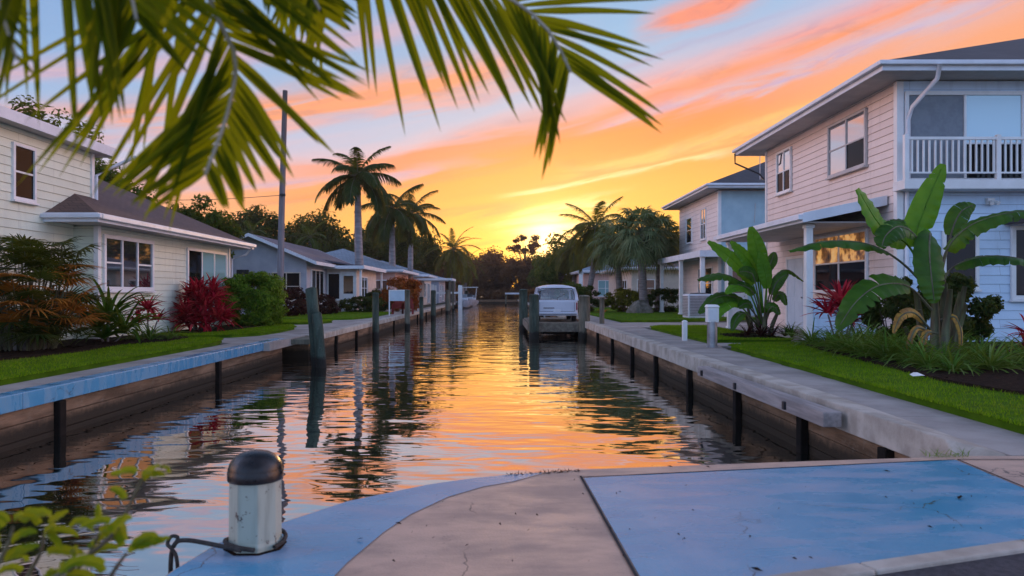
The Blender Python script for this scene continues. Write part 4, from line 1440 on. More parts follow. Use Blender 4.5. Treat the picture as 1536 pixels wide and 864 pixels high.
pipe(H, [(-9.2, 27.3, 2.95), (-9.4, 27.3, 2.7), (-9.82, 26.98, 2.5), (-9.82, 26.98, .1)], .04)

# --- second left house: grey gable with an entrance wing
H = thing('gable_house', 'grey blue stucco house with low grey gable behind the utility pole', 'house', (-11, 42, 0))
m = MB(); m.box(-17.2, -11.0, 42, 56, 0, 3.1); m.build('wall', M['grey_stucco'], H)
ro = gable_roof(H, -18.0, -10.3, 41.3, 57, 3.05, .42, 'roof_grey', ridge=-14.1, wallm='grey_stucco', wy=(42, 56), wx=(-17.2, -11.0))
m = MB(); m.box(-10.99, -9.1, 47, 54.5, 0, 2.9); m.build('entrance_wall', M['cream_stucco'], H)
m = MB()
V = []
for y in (46.2, 55.2): V += [(-8.5, y, 2.98), (-11.2, y, 3.4), (-11.2, y, 3.3), (-8.5, y, 2.88)]
m.add(V, [(0, 1, 5, 4), (1, 2, 6, 5), (2, 3, 7, 6), (3, 0, 4, 7), (3, 2, 1, 0), (4, 5, 6, 7)])
er = m.build('entrance_roof', M['roof_grey'], H)
m = MB(); m.box(-8.52, -8.47, 46.1, 55.3, 2.80, 3.03); m.box(-11.0, -8.53, 46.14, 46.19, 2.80, 3.0); m.build('fascia', M['trim'], er)
door(H, '-y', 47, -10.05, -9.2, .06, 2.55, dm='white_paint', glass='glass')
window(H, '-y', 47, -10.9, -10.2, .9, 2.5, cols=1, glass='glass_dark', rail=0)
window(H, '-y', 42, -12.9, -11.4, .9, 2.4, cols=2, glass='glass_dark', rail=.5, fm='cream_stucco')
window(H, '+x', -11.0, 43.0, 45.9, .7, 2.6, cols=3, glass='glass_dark', rail=0)
window(H, '+x', -9.1, 48.5, 50.5, .9, 2.3, cols=2, glass='glass')
m = MB(); m.box(-14.98, -14.3, 41.9, 41.998, 2.3, 2.6); m.tube([(-14.3, 41.9, 2.4), (-14.0, 41.55, 2.35)], [.05, .09], 6); m.build('wall_light', M['dark_metal'], H)
post(H, -8.75, 46.5, 0, 2.8, .13); post(H, -8.75, 54.8, 0, 2.8, .13)

# --- row of small houses further along the left bank
for (lab, x1, y0, y1, wm, rm, ez, sl) in (
        ('salmon pink house with blue grey hip roof behind the orange bush', -8.6, 61, 72, 'peach_stucco', 'roof_blue', 3.2, .34),
        ('small pale house with blue grey roof beyond the salmon pink house', -8.0, 77, 87, 'cream_stucco', 'roof_blue', 3.2, .30),
        ('faint grey house with pale roof beside the far canopy dock', -7.6, 93, 104, 'grey_stucco', 'roof_blue', 3.2, .28)):
    H = thing('single_storey_house', lab, 'house', (x1, y0, 0))
    m = MB(); m.box(x1 - 11, x1, y0, y1, 0, ez - .2); m.build('wall', M[wm], H)
    hip_roof(H, x1 - 11.7, x1 + .7, y0 - .7, y1 + .7, ez, sl, rm, fh=.2)
    window(H, '-y', y0, x1 - 1.7, x1 - .7, .9, 2.3, cols=2); window(H, '-y', y0, x1 - 4.0, x1 - 2.6, .9, 2.3, cols=2)
    window(H, '+x', x1, y0 + 1.2, y0 + 3.4, .9, 2.3, cols=2); window(H, '+x', x1, y0 + 5.2, y0 + 7.6, .3, 2.3, cols=2, rail=0)

# ------------------------------------------------------------------ pilings and dock
def piling(label, x, y, z1, r, m, group=None, lean=(0, 0), cap=True, cat='piling', z0=-2.0, tilt=.0):
    mb = MB()
    n = 9
    pts = [(x + lean[0] * q, y + lean[1] * q, z0 + (z1 - z0) * q) for q in np.linspace(0, 1, n)]
    mb.tube(pts, [r * (1.06 - .08 * q + rnd.uniform(-.02, .02)) for q in np.linspace(0, 1, n)] , 12)
    if cap:
        t = pts[-1]; mb.tube([t, (t[0], t[1], t[2] + r * .18), (t[0], t[1], t[2] + r * .25)], [r * .98, r * .8, r * .3], 12)
    o = mb.build('piling', M[m], smooth=False, org=(x, y, WZ))
    for p in o.data.polygons: p.use_smooth = abs(p.normal.z) < .7
    return tag(o, label, cat, group)


G1 = 'mooring pilings standing along the left bank'
t = thing('piling', 'thick dark green double piling leaning beside the blue capped wall', 'piling', (-4.72, 19.0, WZ), G1)
m = MB(); m.tube([(-4.66, 19.0, -2), (-4.70, 19.0, -.6), (-4.78, 19.0, .5), (-4.86, 19.0, 1.36), (-4.87, 19, 1.40)], [.15, .15, .15, .148, .11], 14); m.build('post', M['pile_green'], t, smooth=True)
m = MB(); m.tube([(-4.54, 18.86, -2), (-4.56, 18.86, -.6), (-4.64, 18.86, .35), (-4.68, 18.86, .72), (-4.69, 18.87, .76)], [.13, .13, .13, .125, .08], 14); m.build('brace_post', M['pile_green'], t, smooth=True)
piling('slim green piling in front of the small lawn on the left bank', -5.2, 31, 1.25, .14, 'pile_green', G1)
piling('grey piling at the right side of the white framed board', -4.98, 40, 1.42, .15, 'pile_grey', G1)
piling('weathered piling in front of the canopy dock, first of the far pair', -4.9, 55, 1.45, .19, 'pile_green', G1)
piling('pale topped piling just left of the white dock frame', -4.8, 69, 1.5, .21, 'pile_grey', G1)
piling('dark far piling beside the white motorboat', -4.6, 106, 1.6, .24, 'pile_green', G1)
piling('thin dark piling beyond the orange bush', -4.95, 47, 1.0, .13, 'pile_green', G1)

G2 = 'pilings round the dock that carries the van'
piling('dark piling at the outer near corner of the van dock', 1.50, 31.0, 1.17, .21, 'pile_green', G2)
piling('tall dark piling left of the van at the far outer side', 1.28, 38.0, 1.42, .22, 'pile_green', G2)
piling('thick olive piling at the near inner corner by the seawall', 3.62, 31.0, 1.12, .245, 'pile_grey', G2)
piling('slender grey post on the right seawall just past the van dock', 4.25, 30.2, 1.05, .10, 'pile_grey', G2)
t = thing('van_dock', 'short timber dock platform on pilings with the pale van on it', 'dock', (2.4, 31.5, 0))
m = MB()
y = 31.45
while y < 38.6:
    m.box(1.30, 3.60, y, y + .19, -.06, -.01); y += .2
m.build('deck', M['deck_wood'], t, bevel=.006)
m = MB(); m.box(1.28, 3.62, 31.38, 31.445, -.40, -.012); m.box(1.24, 1.30, 31.45, 38.6, -.36, -.062); m.build('edge_beam', M['deck_wood'], t, bevel=.01)
m = MB(); m.box(1.9, 3.3, 31.7, 38.2, -.52, -.40)
for yy in (33.5, 36, 38.2): m.box(1.35, 3.55, yy, yy + .15, -.40, -.062)
m.build('joist', M['wall_post'], t)


# ------------------------------------------------------------------ van seen from behind
def build_van():
    V0 = np.array((2.56, 32.15, -.01))
    t = thing('van', 'pale blue white rounded van parked tail first on the timber dock', 'van', V0)
    L = 4.1
    # lower body: rounded sections lofted along the length
    def ring(y, hw, zb, zt, r=.16):
        pts = []
        for cx, cz, a0 in ((hw - r, zb + r, -90), (hw - r * .7, zt - r * .7, 0), (-hw + r * .7, zt - r * .7, 90), (-hw + r, zb + r, 180)):
            rr = r if cz < (zb + zt) / 2 else r * .7
            for k in range(5):
                a = math.radians(a0 + k * 22.5)
                pts.append((cx + rr * math.cos(a), y, cz + rr * math.sin(a)))
        return pts
    secs = [(.0, .80, .36, .90), (.035, .885, .31, .965), (.14, .925, .29, .985), (.5, .94, .27, .985), (2.3, .94, .27, .985), (2.9, .935, .27, .975), (3.5, .92, .29, .90), (3.95, .86, .32, .80), (4.08, .76, .38, .70)]
    m = MB(); VV = []
    for s in secs: VV += ring(*s)
    n = 20
    Fc = []
    for i in range(len(secs) - 1):
        for k in range(n):
            k2 = (k + 1) % n
            Fc.append((i * n + k, i * n + k2, (i + 1) * n + k2, (i + 1) * n + k))
    Fc += [list(range(n))[::-1], [(len(secs) - 1) * n + k for k in range(n)]]
    m.add(np.array(VV) + V0, Fc[:-2]); m.add(np.array(VV[:n]) + V0, [list(range(n))]); m.add(np.array(VV[-n:]) + V0, [list(range(n))])
    body = m.build('body', M['van_paint'], t, smooth=True)
    # roof and pillars
    def rr(y, hw, z, cr): return [(x * hw, y, z - cr * (abs(x) ** 2.6)) for x in (-1, -.92, -.7, -.35, 0, .35, .7, .92, 1)]
    m = MB(); VV = []
    rs = [(.14, .76, 1.535, .10), (.22, .80, 1.60, .12), (.6, .83, 1.645, .13), (1.6, .84, 1.66, .13), (2.3, .82, 1.62, .12), (2.55, .79, 1.55, .1)]
    for s in rs: VV += rr(*s)
    lo = [(x, y, z - .07) for x, y, z in VV]
    k = 9; N = len(rs) * k
    Fc = []
    for i in range(len(rs) - 1):
        for j in range(k - 1):
            a = i * k + j
            Fc += [(a, a + 1, a + k + 1, a + k), (N + a, N + a + k, N + a + k + 1, N + a + 1)]
        Fc += [(i * k, (i + 1) * k, N + (i + 1) * k, N + i * k), (i * k + k - 1, N + i * k + k - 1, N + (i + 1) * k + k - 1, (i + 1) * k + k - 1)]
    for j in range(k - 1):
        Fc += [(j, N + j, N + j + 1, j + 1), ((len(rs) - 1) * k + j, (len(rs) - 1) * k + j + 1, N + (len(rs) - 1) * k + j + 1, N + (len(rs) - 1) * k + j)]
    m.add(np.array(VV + lo) + V0, Fc)
    for sx in (-1, 1):
        m.tube([V0 + (sx * .87, .09, .93), V0 + (sx * .84, .11, 1.2), V0 + (sx * .765, .16, 1.47)], [.085, .075, .07], 8)
        m.tube([V0 + (sx * .90, 1.25, .95), V0 + (sx * .80, 1.25, 1.52)], [.05, .045], 6)
        m.tube([V0 + (sx * .88, 3.05, .93), V0 + (sx * .78, 2.48, 1.5)], [.05, .045], 6)
        m.tube([V0 + (sx * .90, .6, .95), V0 + (sx * .80, .5, 1.52)], [.07, .06], 6)
    m.build('roof', M['van_paint'], t, smooth=True)
    m = MB(); a = V0 + (0, -.012, 0)
    m.add([a + (-.74, .075, .985), a + (.74, .075, .985), a + (.735, .10, 1.2), a + (.665, .165, 1.46), a + (-.665, .165, 1.46), a + (-.735, .10, 1.2)], [(0, 1, 2, 5), (5, 2, 3, 4)])
    m.build('rear_window', M['van_glass'], t)
    m = MB()
    pts = [a + (-.76, .07, .965), a + (.76, .07, .965), a + (.75, .098, 1.22), a + (.675, .165, 1.475), a + (-.675, .165, 1.475), a + (-.75, .098, 1.22)]
    m.tube(pts + [pts[0]], .022, 6); m.build('window_seal', M['dark_metal'], t, smooth=True)
    m = MB(); m.add([V0 + (-.80, 3.05, .95), V0 + (.80, 3.05, .95), V0 + (.70, 2.5, 1.5), V0 + (-.70, 2.5, 1.5)], [(0, 1, 2, 3)]); m.build('windscreen', M['van_glass'], t)
    for sx in (-1, 1):
        for y0, y1 in ((.7, 1.2), (1.3, 2.95)):
            m = MB(); m.add([V0 + (sx * .895, y0, .97), V0 + (sx * .895, y1, .97), V0 + (sx * .80, min(y1, 2.42), 1.5), V0 + (sx * .80, y0, 1.5)], [(0, 1, 2, 3)]); m.build('side_window', M['van_glass'], t)
    m = MB(); m.box(V0[0] - .90, V0[0] + .90, V0[1] - .09, V0[1] + .10, V0[2] + .28, V0[2] + .43); m.build('bumper', M['van_paint'], t, bevel=.05, seg=3)
    m = MB()
    for (x0, z0), (x1, z1) in (((-.76, .46), (-.76, .88)), ((.76, .46), (.76, .88)), ((-.76, .46), (.76, .46))):
        m.tube([V0 + (x0, .005, z0), V0 + (x1, .005, z1)], .010, 5)
    m.build('tailgate_seam', M['dark_metal'], t)
    m = MB(); m.box(V0[0] - .60, V0[0] - .12, V0[1] - .02, V0[1] + .02, V0[2] + .60, V0[2] + .635); m.build('tailgate_handle', M['dark_metal'], t, bevel=.008)
    m = MB(); m.box(V0[0] - .84, V0[0] + .84, V0[1] - .096, V0[1] - .088, V0[2] + .335, V0[2] + .365); m.build('bumper_strip', M['dark_metal'], t)
    m = MB(); m.box(V0[0] - .16, V0[0] + .16, V0[1] - .022, V0[1] + .0, V0[2] + .45, V0[2] + .56); m.build('number_plate', M['trim'], t, bevel=.006)
    m = MB(); m.tube([V0 + (.0, -.03, .985), V0 + (.02, .02, 1.06), V0 + (.34, .075, 1.22)], [.016, .010, .007], 6); m.build('wiper', M['dark_metal'], t)
    m = MB(); m.tube([V0 + (-.55, -.02, .24), V0 + (-.55, .3, .25)], .035, 8); m.build('exhaust_pipe', M['metal'], t)
    for sx in (-1, 1):
        m = MB(); m.box(*sorted((V0[0] + sx * .93, V0[0] + sx * 1.12)), V0[1] + 2.75, V0[1] + 2.83, V0[2] + .98, V0[2] + 1.14); m.build('door_mirror', M['dark_metal'], t, bevel=.03)
    for sx in (-1, 1):
        m = MB(); xa, xb = sorted((V0[0] + sx * .80, V0[0] + sx * .90)); m.box(xa, xb, V0[1] + .015, V0[1] + .12, V0[2] + .52, V0[2] + .86); m.build('tail_light', M['tail_light'], t, bevel=.02)
    for y in (.75, 3.2):
        for sx in (-1, 1):
            w = V0 + (sx * .80, y, .30)
            m = MB()
            for a0, a1, r0 in ((-.10, .10, .30),):
                m.tube([w + (-.10, 0, 0), w + (-.07, 0, 0), w + (.07, 0, 0), w + (.10, 0, 0)], [.27, .30, .30, .27], 20)
            wh = m.build('wheel', M['black_plastic'], t, smooth=False)
            m = MB(); m.tube([w + (sx * .09, 0, 0), w + (sx * .112, 0, 0)], [.18, .15], 14); m.build('rim', M['metal'], wh)
    for sx in (-.38, .38):
        m = MB(); c = V0 + (sx, 1.9, .9)
        m.box(c[0] - .22, c[0] + .22, c[1], c[1] + .14, .5, 1.10); m.box(c[0] - .11, c[0] + .11, c[1] + .02, c[1] + .1, 1.12, 1.27)
        m.build('seat', M['curtain'], t, bevel=.04)
    return t


M['van_paint'] = mat('van_paint', (.56, .60, .68), (.50, .54, .62), .32, 1.2, 3)
M['van_glass'] = clear_glass('van_glass', (.80, .84, .86), .10)
M['tail_light'] = mat('tail_light', (.25, .03, .03), (.2, .02, .02), .2, 3, 2)
build_van()

# ------------------------------------------------------------------ quay bollard, rope
B = np.array((-1.20, 3.62, 0))
t = thing('bollard', 'short chipped pale bollard with a shiny black domed cap on the blue quay edge', 'bollard', B)
m, g, p = new_mat('chipped_white_post')
pos = wpos(g)
ch = g.m('MULTIPLY', g.sstep(g.noise(pos, 19, 5, .65), .60, .64), 1.0)
streak = g.n('ShaderNodeMapping'); g.put(streak.inputs['Vector'], pos); streak.inputs['Scale'].default_value = (20, 20, 2.5)
st = g.sstep(g.noise(streak.outputs[0], 1, 4), .45, .75, 0, .6)
c = g.mix(st, (.36, .40, .33, 1), (.20, .22, .18, 1)); c = g.mix(ch, c, (.075, .06, .05, 1))
g.put(p.inputs['Base Color'], c); p.inputs['Roughness'].default_value = .5
M['bollard_paint'] = m
mb = MB(); mb.lathe([(.128, .002), (.130, .03), (.126, .05), (.124, .355)], B, 8, math.pi / 8); mb.build('post', M['bollard_paint'], t, bevel=.006)
mb = MB(); mb.lathe([(.131, .335), (.133, .34), (.133, .376), (.1305, .380), (.130, .392), (.124, .412), (.112, .431), (.094, .449), (.070, .463), (.040, .4715), (.006, .4745)], B, 32)
o = mb.build('domed_cap', M['black_plastic'], t, smooth=True)
mb = MB(); mb.lathe([(.150, .0015), (.150, .006), (.142, .008)], B, 8, math.pi / 8); mb.build('base_flange', M['mulch'], t)
mb = MB()
mb.tube(spline([B + (math.cos(a) * .142, math.sin(a) * .142, .035 + .012 * math.sin(2 * a)) for a in np.linspace(-.6, 5.0, 12)] , 40), .011, 7)
mb.tube(spline([B + (-.02, -.142, .03), B + (-.16, -.13, .055), B + (-.30, -.10, .065), B + (-.355, -.10, .045), B + (-.37, -.11, -.05), B + (-.36, -.12, -.30), B + (-.35, -.12, -.75)], 40), .011, 7)
mb.tube(spline([B + (-.35, -.10, .05), B + (-.345, -.09, .075), B + (-.375, -.09, .08), B + (-.385, -.11, .05), B + (-.36, -.12, .03), B + (-.335, -.12, -.03), B + (-.325, -.13, -.25), B + (-.34, -.13, -.7)], 40), .009, 7)
tag(mb.build('mooring_rope', M['rope'], smooth=True, org=B), 'dark mooring rope wound round the bollard foot and dropping to the water', 'rope')

# ------------------------------------------------------------------ small things on the right pavement
t = thing('meter_post', 'grey pipe post carrying a white utility box beside the right sidewalk', 'utility post', (4.95, 17, 0))
c = (4.95, 17.0, 0)
m = MB(); m.lathe([(.13, -.05), (.13, .02), (.115, .03), (.115, .60)], c, 16); m.build('pipe', M['metal'], t, smooth=False)
m = MB(); m.box(4.82, 5.08, 16.9, 17.12, .58, .93); m.hexa([(4.80, 16.87, .93), (5.10, 16.87, .93), (5.10, 17.14, .93), (4.80, 17.14, .93), (4.84, 16.93, .985), (5.06, 16.93, .985), (5.06, 17.14, .99), (4.84, 17.14, .99)]); m.build('box', M['white_paint'], t, bevel=.012)
m = MB(); m.box(4.86, 5.04, 16.885, 16.898, .63, .88); m.build('cover', M['trim'], t, bevel=.004)
t = thing('marker_post', 'short white square post left of the pipe with utility box', 'post', (4.92, 19.4, 0))
m = MB(); m.box(4.86, 4.98, 19.34, 19.46, -.05, .50); m.build('shaft', M['white_paint'], t, bevel=.01)
m = MB(); m.hexa([(4.85, 19.33, .50), (4.99, 19.33, .50), (4.99, 19.47, .50), (4.85, 19.47, .50), (4.89, 19.37, .54), (4.95, 19.37, .54), (4.95, 19.43, .54), (4.89, 19.43, .54)]); m.build('cap', M['white_paint'], t)

# air conditioner
t = thing('air_conditioner', 'boxy pale grey air conditioner unit in front of the teal house porch', 'air conditioner', (9.6, 38.4, .1))
m = MB(); m.box(8.95, 10.2, 34.6, 35.7, .08, 1.22); m.build('casing', M['trim'], t, bevel=.03)
m = MB()
for k in range(13): m.box(9.02, 10.13, 34.575, 34.598, .20 + k * .073, .24 + k * .073)
for k in range(13): m.box(8.925, 8.948, 34.68, 35.62, .20 + k * .073, .24 + k * .073)
m.build('louvre', M['metal'], t)
m = MB(); m.lathe([(.40, 1.221), (.40, 1.25), (.34, 1.27), (.06, 1.28)], (9.58, 35.15, 0), 20); m.build('fan_grille', M['dark_metal'], t)
m = MB(); m.box(8.8, 10.35, 34.5, 35.85, .0, .078); m.build('pad', M['concrete'], t)
t = bpy.data.objects['air_conditioner']

# boulder
mb = MB(); rg = np.random.default_rng(4)
n1, n2 = 9, 16
V = []; Fc = []
for i in range(n1):
    th = math.pi * i / (n1 - 1)
    for k in range(n2):
        ph = 2 * math.pi * k / n2
        r = 1 + .13 * math.sin(3 * ph + 2 * th) + .10 * math.sin(5 * ph - th) + rg.uniform(-.05, .05)
        V.append((8.4 + .72 * r * math.sin(th) * math.cos(ph), 43.8 + .8 * r * math.sin(th) * math.sin(ph), .16 + .60 * r * math.cos(th)))
for i in range(n1 - 1):
    for k in range(n2):
        k2 = (k + 1) % n2; Fc.append((i * n2 + k, (i + 1) * n2 + k, (i + 1) * n2 + k2, i * n2 + k2))
mb.add(V, Fc)
tag(mb.build('boulder', M['rock'], smooth=True, org=(8.5, 43.8, 0)), 'mossy grey boulder at the foot of the fan palms', 'boulder')

# litter, fallen leaves, twigs
mb = MB(); mb.add([(5.62, 9.95, LZ + .035), (5.72, 9.90, LZ + .05), (5.80, 9.97, LZ + .04), (5.79, 10.06, LZ + .055), (5.70, 10.08, LZ + .075), (5.63, 10.05, LZ + .05), (5.70, 9.99, LZ + .085)], [(0, 1, 6), (1, 2, 6), (2, 3, 6), (3, 4, 6), (4, 5, 6), (5, 0, 6)])
tag(mb.build('paper_scrap', M['white_paint'], org=(5.7, 10, LZ)), 'crumpled white paper scrap lying on the right lawn', 'litter')
r = random.Random(8)
i = 0
extra = tuple((r.uniform(560, 1480), r.uniform(722, 850), r.uniform(.006, .014)) for k in range(40))
for px, py, w in extra + ((545, 745, .018), (598, 788, .03), (540, 812, .022), (655, 706 + 40, .012), (700, 822, .012), (793, 798, .016), (1330, 709, .03), (1440, 749, .055), (1125, 808, .02), (1192, 842, .018), (1216, 840, .016), (1135, 858, .04), (1005, 702, .03), (1062, 703, .022), (862, 722, .02), (750, 790, .012), (1395, 794, .02), (1355, 758, .012), (930, 740, .014), (640, 792, .012)):
    if px < 880 and py < 765 - (px - 560) * .1 and (px, py, w) in extra: continue
    Y = CAM_Z * F / (py - 440); X = (px - 748) * Y / F
    a = r.uniform(0, 3.1); d = np.array((math.cos(a), math.sin(a), 0)); s = np.array((-d[1], d[0], 0))
    c = np.array((X, Y, .010)); hh = r.uniform(.004, .012)
    mb = MB(); w *= .75
    mb.add([c - d * w, c - s * w * .35 + (0, 0, hh), c + d * w + (0, 0, hh * .6), c + s * w * .4 + (0, 0, hh * .3), c + (0, 0, hh * .4)], [(0, 1, 4), (1, 2, 4), (2, 3, 4), (3, 0, 4)])
    tag(mb.build('fallen_leaf', M['dry_leaf' if 'dry_leaf' in M else 'mulch'], org=c), 'tiny dry brown leaf scrap lying on the painted quay', 'fallen leaf', 'scraps of dry leaf on the quay')
    i += 1
# weeds in the pavement joints
r = random.Random(3)
t = thing('weed_tuft', 'green grass tuft growing at the tapered end of the right seawall cap', 'weed', (3.5, 5.66, 0))
mb = MB()
for k in range(46):
    blade(mb, (3.28 + r.uniform(0, .34), 5.62 + r.uniform(-.03, .03), 0), r.uniform(0, 6.28), r.uniform(.5, 1.4), r.uniform(.04, .12), .007, r.uniform(.3, 1.2), 3)
mb.build('blades', M['grass'], t)
t = thing('weed_tuft', 'low mossy weeds along the curved quay edge by the water', 'weed', (.3, 5.15, 0))
mb = MB()
for k in range(240):
    q = r.random(); x = .03 + q * .54
    blade(mb, (x, 5.035 + q * .15 + r.uniform(-.05, .02), 0), r.uniform(0, 6.28), r.uniform(.1, 1.1), r.uniform(.012, .035), .006, r.uniform(.3, 1.4), 3)
mb.build('blades', M['leaf_maroon'], t)

# ------------------------------------------------------------------ far docks, frames, boats on the left
t = thing('framed_board', 'white framed board with a pale blue panel standing at the left bank', 'board', (-5.5, 41.5, 0))
m = MB(); m.box(-6.22, -6.16, 41.5, 41.56, -1.2, 1.45); m.box(-5.17, -5.11, 41.5, 41.56, -1.2, 1.45); m.box(-6.16, -5.17, 41.5, 41.56, 1.39, 1.45); m.build('frame', M['white_paint'], t)
m = MB(); m.box(-6.155, -5.175, 41.51, 41.55, .82, 1.385); m.build('panel', M['door_blue'], t)
for k, (xx, lab) in enumerate(((-6.05, 'left'), (-5.45, 'right'))):
    t = thing('garden_chair', 'red slatted garden chair under the framed board, the %s one of two' % lab, 'chair', (xx, 44, 0), 'red garden chairs by the water')
    m = MB()
    for j in range(5): m.box(xx - .27 + j * .11, xx - .17 + j * .11, 44.2 + .0, 44.25, .35, 1.0 - .04 * abs(j - 2))
    m.build('backrest', M['leaf_red_paint'] if 'leaf_red_paint' in M else M['tail_light'], t)
    m = MB()
    for j in range(4): m.box(xx - .27, xx + .27, 43.7 + j * .12, 43.8 + j * .12, .36, .39)
    m.build('seat', M['tail_light'], t)
    for sx in (-.3, .3):
        m = MB(); m.box(xx + sx - .03, xx + sx + .03, 43.68, 43.75, 0, .6); m.build('leg', M['tail_light'], t)
        m = MB(); m.box(xx + sx - .03, xx + sx + .03, 44.15, 44.22, 0, .6); m.build('leg', M['tail_light'], t)
        m = MB(); m.box(xx + sx - .06, xx + sx + .06, 43.64, 44.24, .602, .64); m.build('armrest', M['tail_light'], t)

t = thing('dock_canopy', 'flat roofed pale dock canopy on posts past the orange bush', 'canopy', (-7, 74, 0))
m = MB(); m.box(-8.6, -4.6, 73, 79, 2.55, 2.75); m.build('roof', M['trim'], t)
for x, y in ((-8.3, 73.3), (-4.9, 73.3), (-4.9, 78.7), (-8.3, 78.7)):
    m = MB(); m.box(x - .1, x + .1, y - .1, y + .1, -1.2, 2.548); m.build('post', M['pile_grey'], t)
t = thing('boat_lift', 'white boat lift frame standing in the water on the far left', 'boat lift', (-5.2, 84, 0))
for x in (-7.6, -4.5):
    for y in (84, 88):
        m = MB(); m.box(x - .13, x + .13, y - .13, y + .13, -2, 2.2); m.build('post', M['white_paint'], t)
m = MB(); m.box(-7.6, -4.5, 83.9, 84.1, 1.2, 1.42); m.box(-7.6, -4.5, 87.9, 88.1, 1.2, 1.42); m.build('cross_beam', M['white_paint'], t)


def boat(label, c, L, W, rz, top=False, group=None):
    t = thing('motorboat', label, 'boat', (0, 0, 0), group)
    m = MB(); VV = []
    secs = [(0, .82, .0), (.15, .95, .0), (.45, 1, .03), (.7, .86, .1), (.88, .5, .22), (1, .06, .34)]
    for s, w, up in secs:
        y = (s - .5) * L; hw = W / 2 * w
        VV += [(-hw, y, .62 + up), (-hw * .92, y, .25 + up), (-hw * .5, y, -.15 + up * .8), (0, y, -.3 + up), (hw * .5, y, -.15 + up * .8), (hw * .92, y, .25 + up), (hw, y, .62 + up), (hw * .85, y, .60 + up), (0, y, .45 + up), (-hw * .85, y, .60 + up)]
    n = 10; Fc = []
    for i in range(len(secs) - 1):
        for k in range(n): Fc.append((i * n + k, i * n + (k + 1) % n, (i + 1) * n + (k + 1) % n, (i + 1) * n + k))
    Fc.append(list(range(n))); Fc.append([(len(secs) - 1) * n + k for k in range(n)])
    m.add(VV, Fc); m.build('hull', M['hull'], t)
    m = MB(); m.box(-.45, .45, -.35, .35, .45, 1.15); m.build('console', M['trim'], t, bevel=.05)
    m = MB(); m.hexa([(-.42, .3, 1.15), (.42, .3, 1.15), (.42, .34, 1.15), (-.42, .34, 1.15), (-.36, .1, 1.6), (.36, .1, 1.6), (.36, .13, 1.6), (-.36, .13, 1.6)]); m.build('windscreen', M['glass'], t)
    m = MB(); m.box(-.22, .22, -L / 2 - .42, -L / 2 + .02, .2, 1.0); m.build('outboard_motor', M['dark_metal'], t, bevel=.06)
    if top:
        m = MB(); m.box(-W * .48, W * .48, -1.4, 1.4, 2.45, 2.56); m.build('canopy', M['white_paint'], t, bevel=.04)
        for sx in (-.8, .8):
            for yy in (-1.1, 1.0):
                m = MB(); m.tube([(sx * W * .42, yy * .7, .6), (sx * W * .5, yy, 2.45)], .03, 5); m.build('strut', M['white_paint'], t)
    t.location = c; t.rotation_euler = (0, 0, rz)
    return t


boat('white motorboat with a flat canopy moored far along the left bank', (-4.1, 104, WZ + .25), 6.5, 2.4, math.pi, True)
boat('low white open motorboat tied up just short of the canopy boat', (-4.4, 94, WZ + .2), 5.2, 2.0, math.pi)
boat('small white motorboat by the far end of the left bank', (-4.2, 117, WZ + .05), 5.5, 2.1, math.pi)
t = thing('dock_canopy', 'small pale boat house roof just left of the van roof, far off', 'canopy', (1.9, 112, 0))
m = MB(); m.box(1.0, 3.6, 110, 115, 1.1, 1.35); m.build('roof', M['trim'], t)
for x, y in ((1.1, 110.2), (3.5, 110.2), (1.1, 114.8), (3.5, 114.8)):
    m = MB(); m.box(x - .1, x + .1, y - .1, y + .1, -1.5, 1.098); m.build('post', M['pile_grey'], t)

# utility pole and cables
t = thing('utility_pole', 'tall slim grey wooden utility pole rising behind the green hedge', 'utility pole', (-10.75, 36, 0))
m = MB(); m.tube([(-10.75, 36, -.3), (-10.66, 36, 5), (-10.48, 36, 11.2)], [.17, .155, .12], 12); m.build('pole', M['pole'], t, smooth=True)
m = MB(); m.box(-10.66, -10.42, 35.8, 35.86, 6.0, 6.12); m.tube([(-10.62, 35.85, 6.06), (-10.62, 35.7, 6.06)], [.03, .05], 6); m.build('bracket', M['dark_metal'], t)
m = MB(); m.tube(spline([(-10.62, 35.9, 6.05), (-14, 35.2, 5.75), (-18, 34.2, 5.7), (-26, 32, 6.2)], 24), .014, 5); tag(m.build('overhead_cable', M['dark_metal'], org=(-10.6, 36, 6)), 'thin dark cable running left from the utility pole', 'cable')

# ------------------------------------------------------------------ plants
H2 = math.pi / 2
G_ = LZ + .03
# left bank, near house
t = thing('fan_palm_clump', 'big dark fan palm clump with orange dead leaves at the left edge', 'palm', (-9.45, 14.7, G_))
r = random.Random(11)
mb = MB(); db = MB(); sb = MB(); tb = MB()
for k in range(190):
    az = r.uniform(0, 6.283); rr = r.uniform(.05, .5)
    b0 = np.array((-9.45 + math.cos(az) * rr, 14.7 + math.sin(az) * rr, G_))
    hh = r.uniform(.25, 2.15); out = r.uniform(.12, .80) * (1.2 - .25 * hh)
    e = np.array((-9.45 + math.cos(az) * (rr + out), 14.7 + math.sin(az) * (rr + out), G_ + hh))
    sb.tube([b0, (b0 + e) / 2 + np.array((0, 0, .15)), e], [.012, .009, .006], 5)
    d = np.array((math.cos(az), math.sin(az), r.uniform(-.1, 1.2)))
    dry = (math.cos(az) > .1 and r.random() < .7 and .5 < hh < 1.7)
    fan(db if dry else mb, e, d, (0, 0, 1), r.uniform(.46, .70), r, 17, 1.8, r.uniform(.25, .6), .36)
for k in range(14):
    az = r.uniform(0, 6.283); rr = r.uniform(.05, .4); b0 = np.array((-9.45 + math.cos(az) * rr, 14.7 + math.sin(az) * rr, G_ - .05))
    tb.tube([b0, b0 + (math.cos(az) * .1, math.sin(az) * .1, r.uniform(.5, 1.2))], [.035, .03], 7)
mb.build('green_leaves', M['leaf_fan'], t); db.build('dead_leaves', M['leaf_dry'], t); sb.build('leaf_stalk', M['banana_stalk'], t); tb.build('stem', M['bark'], t)
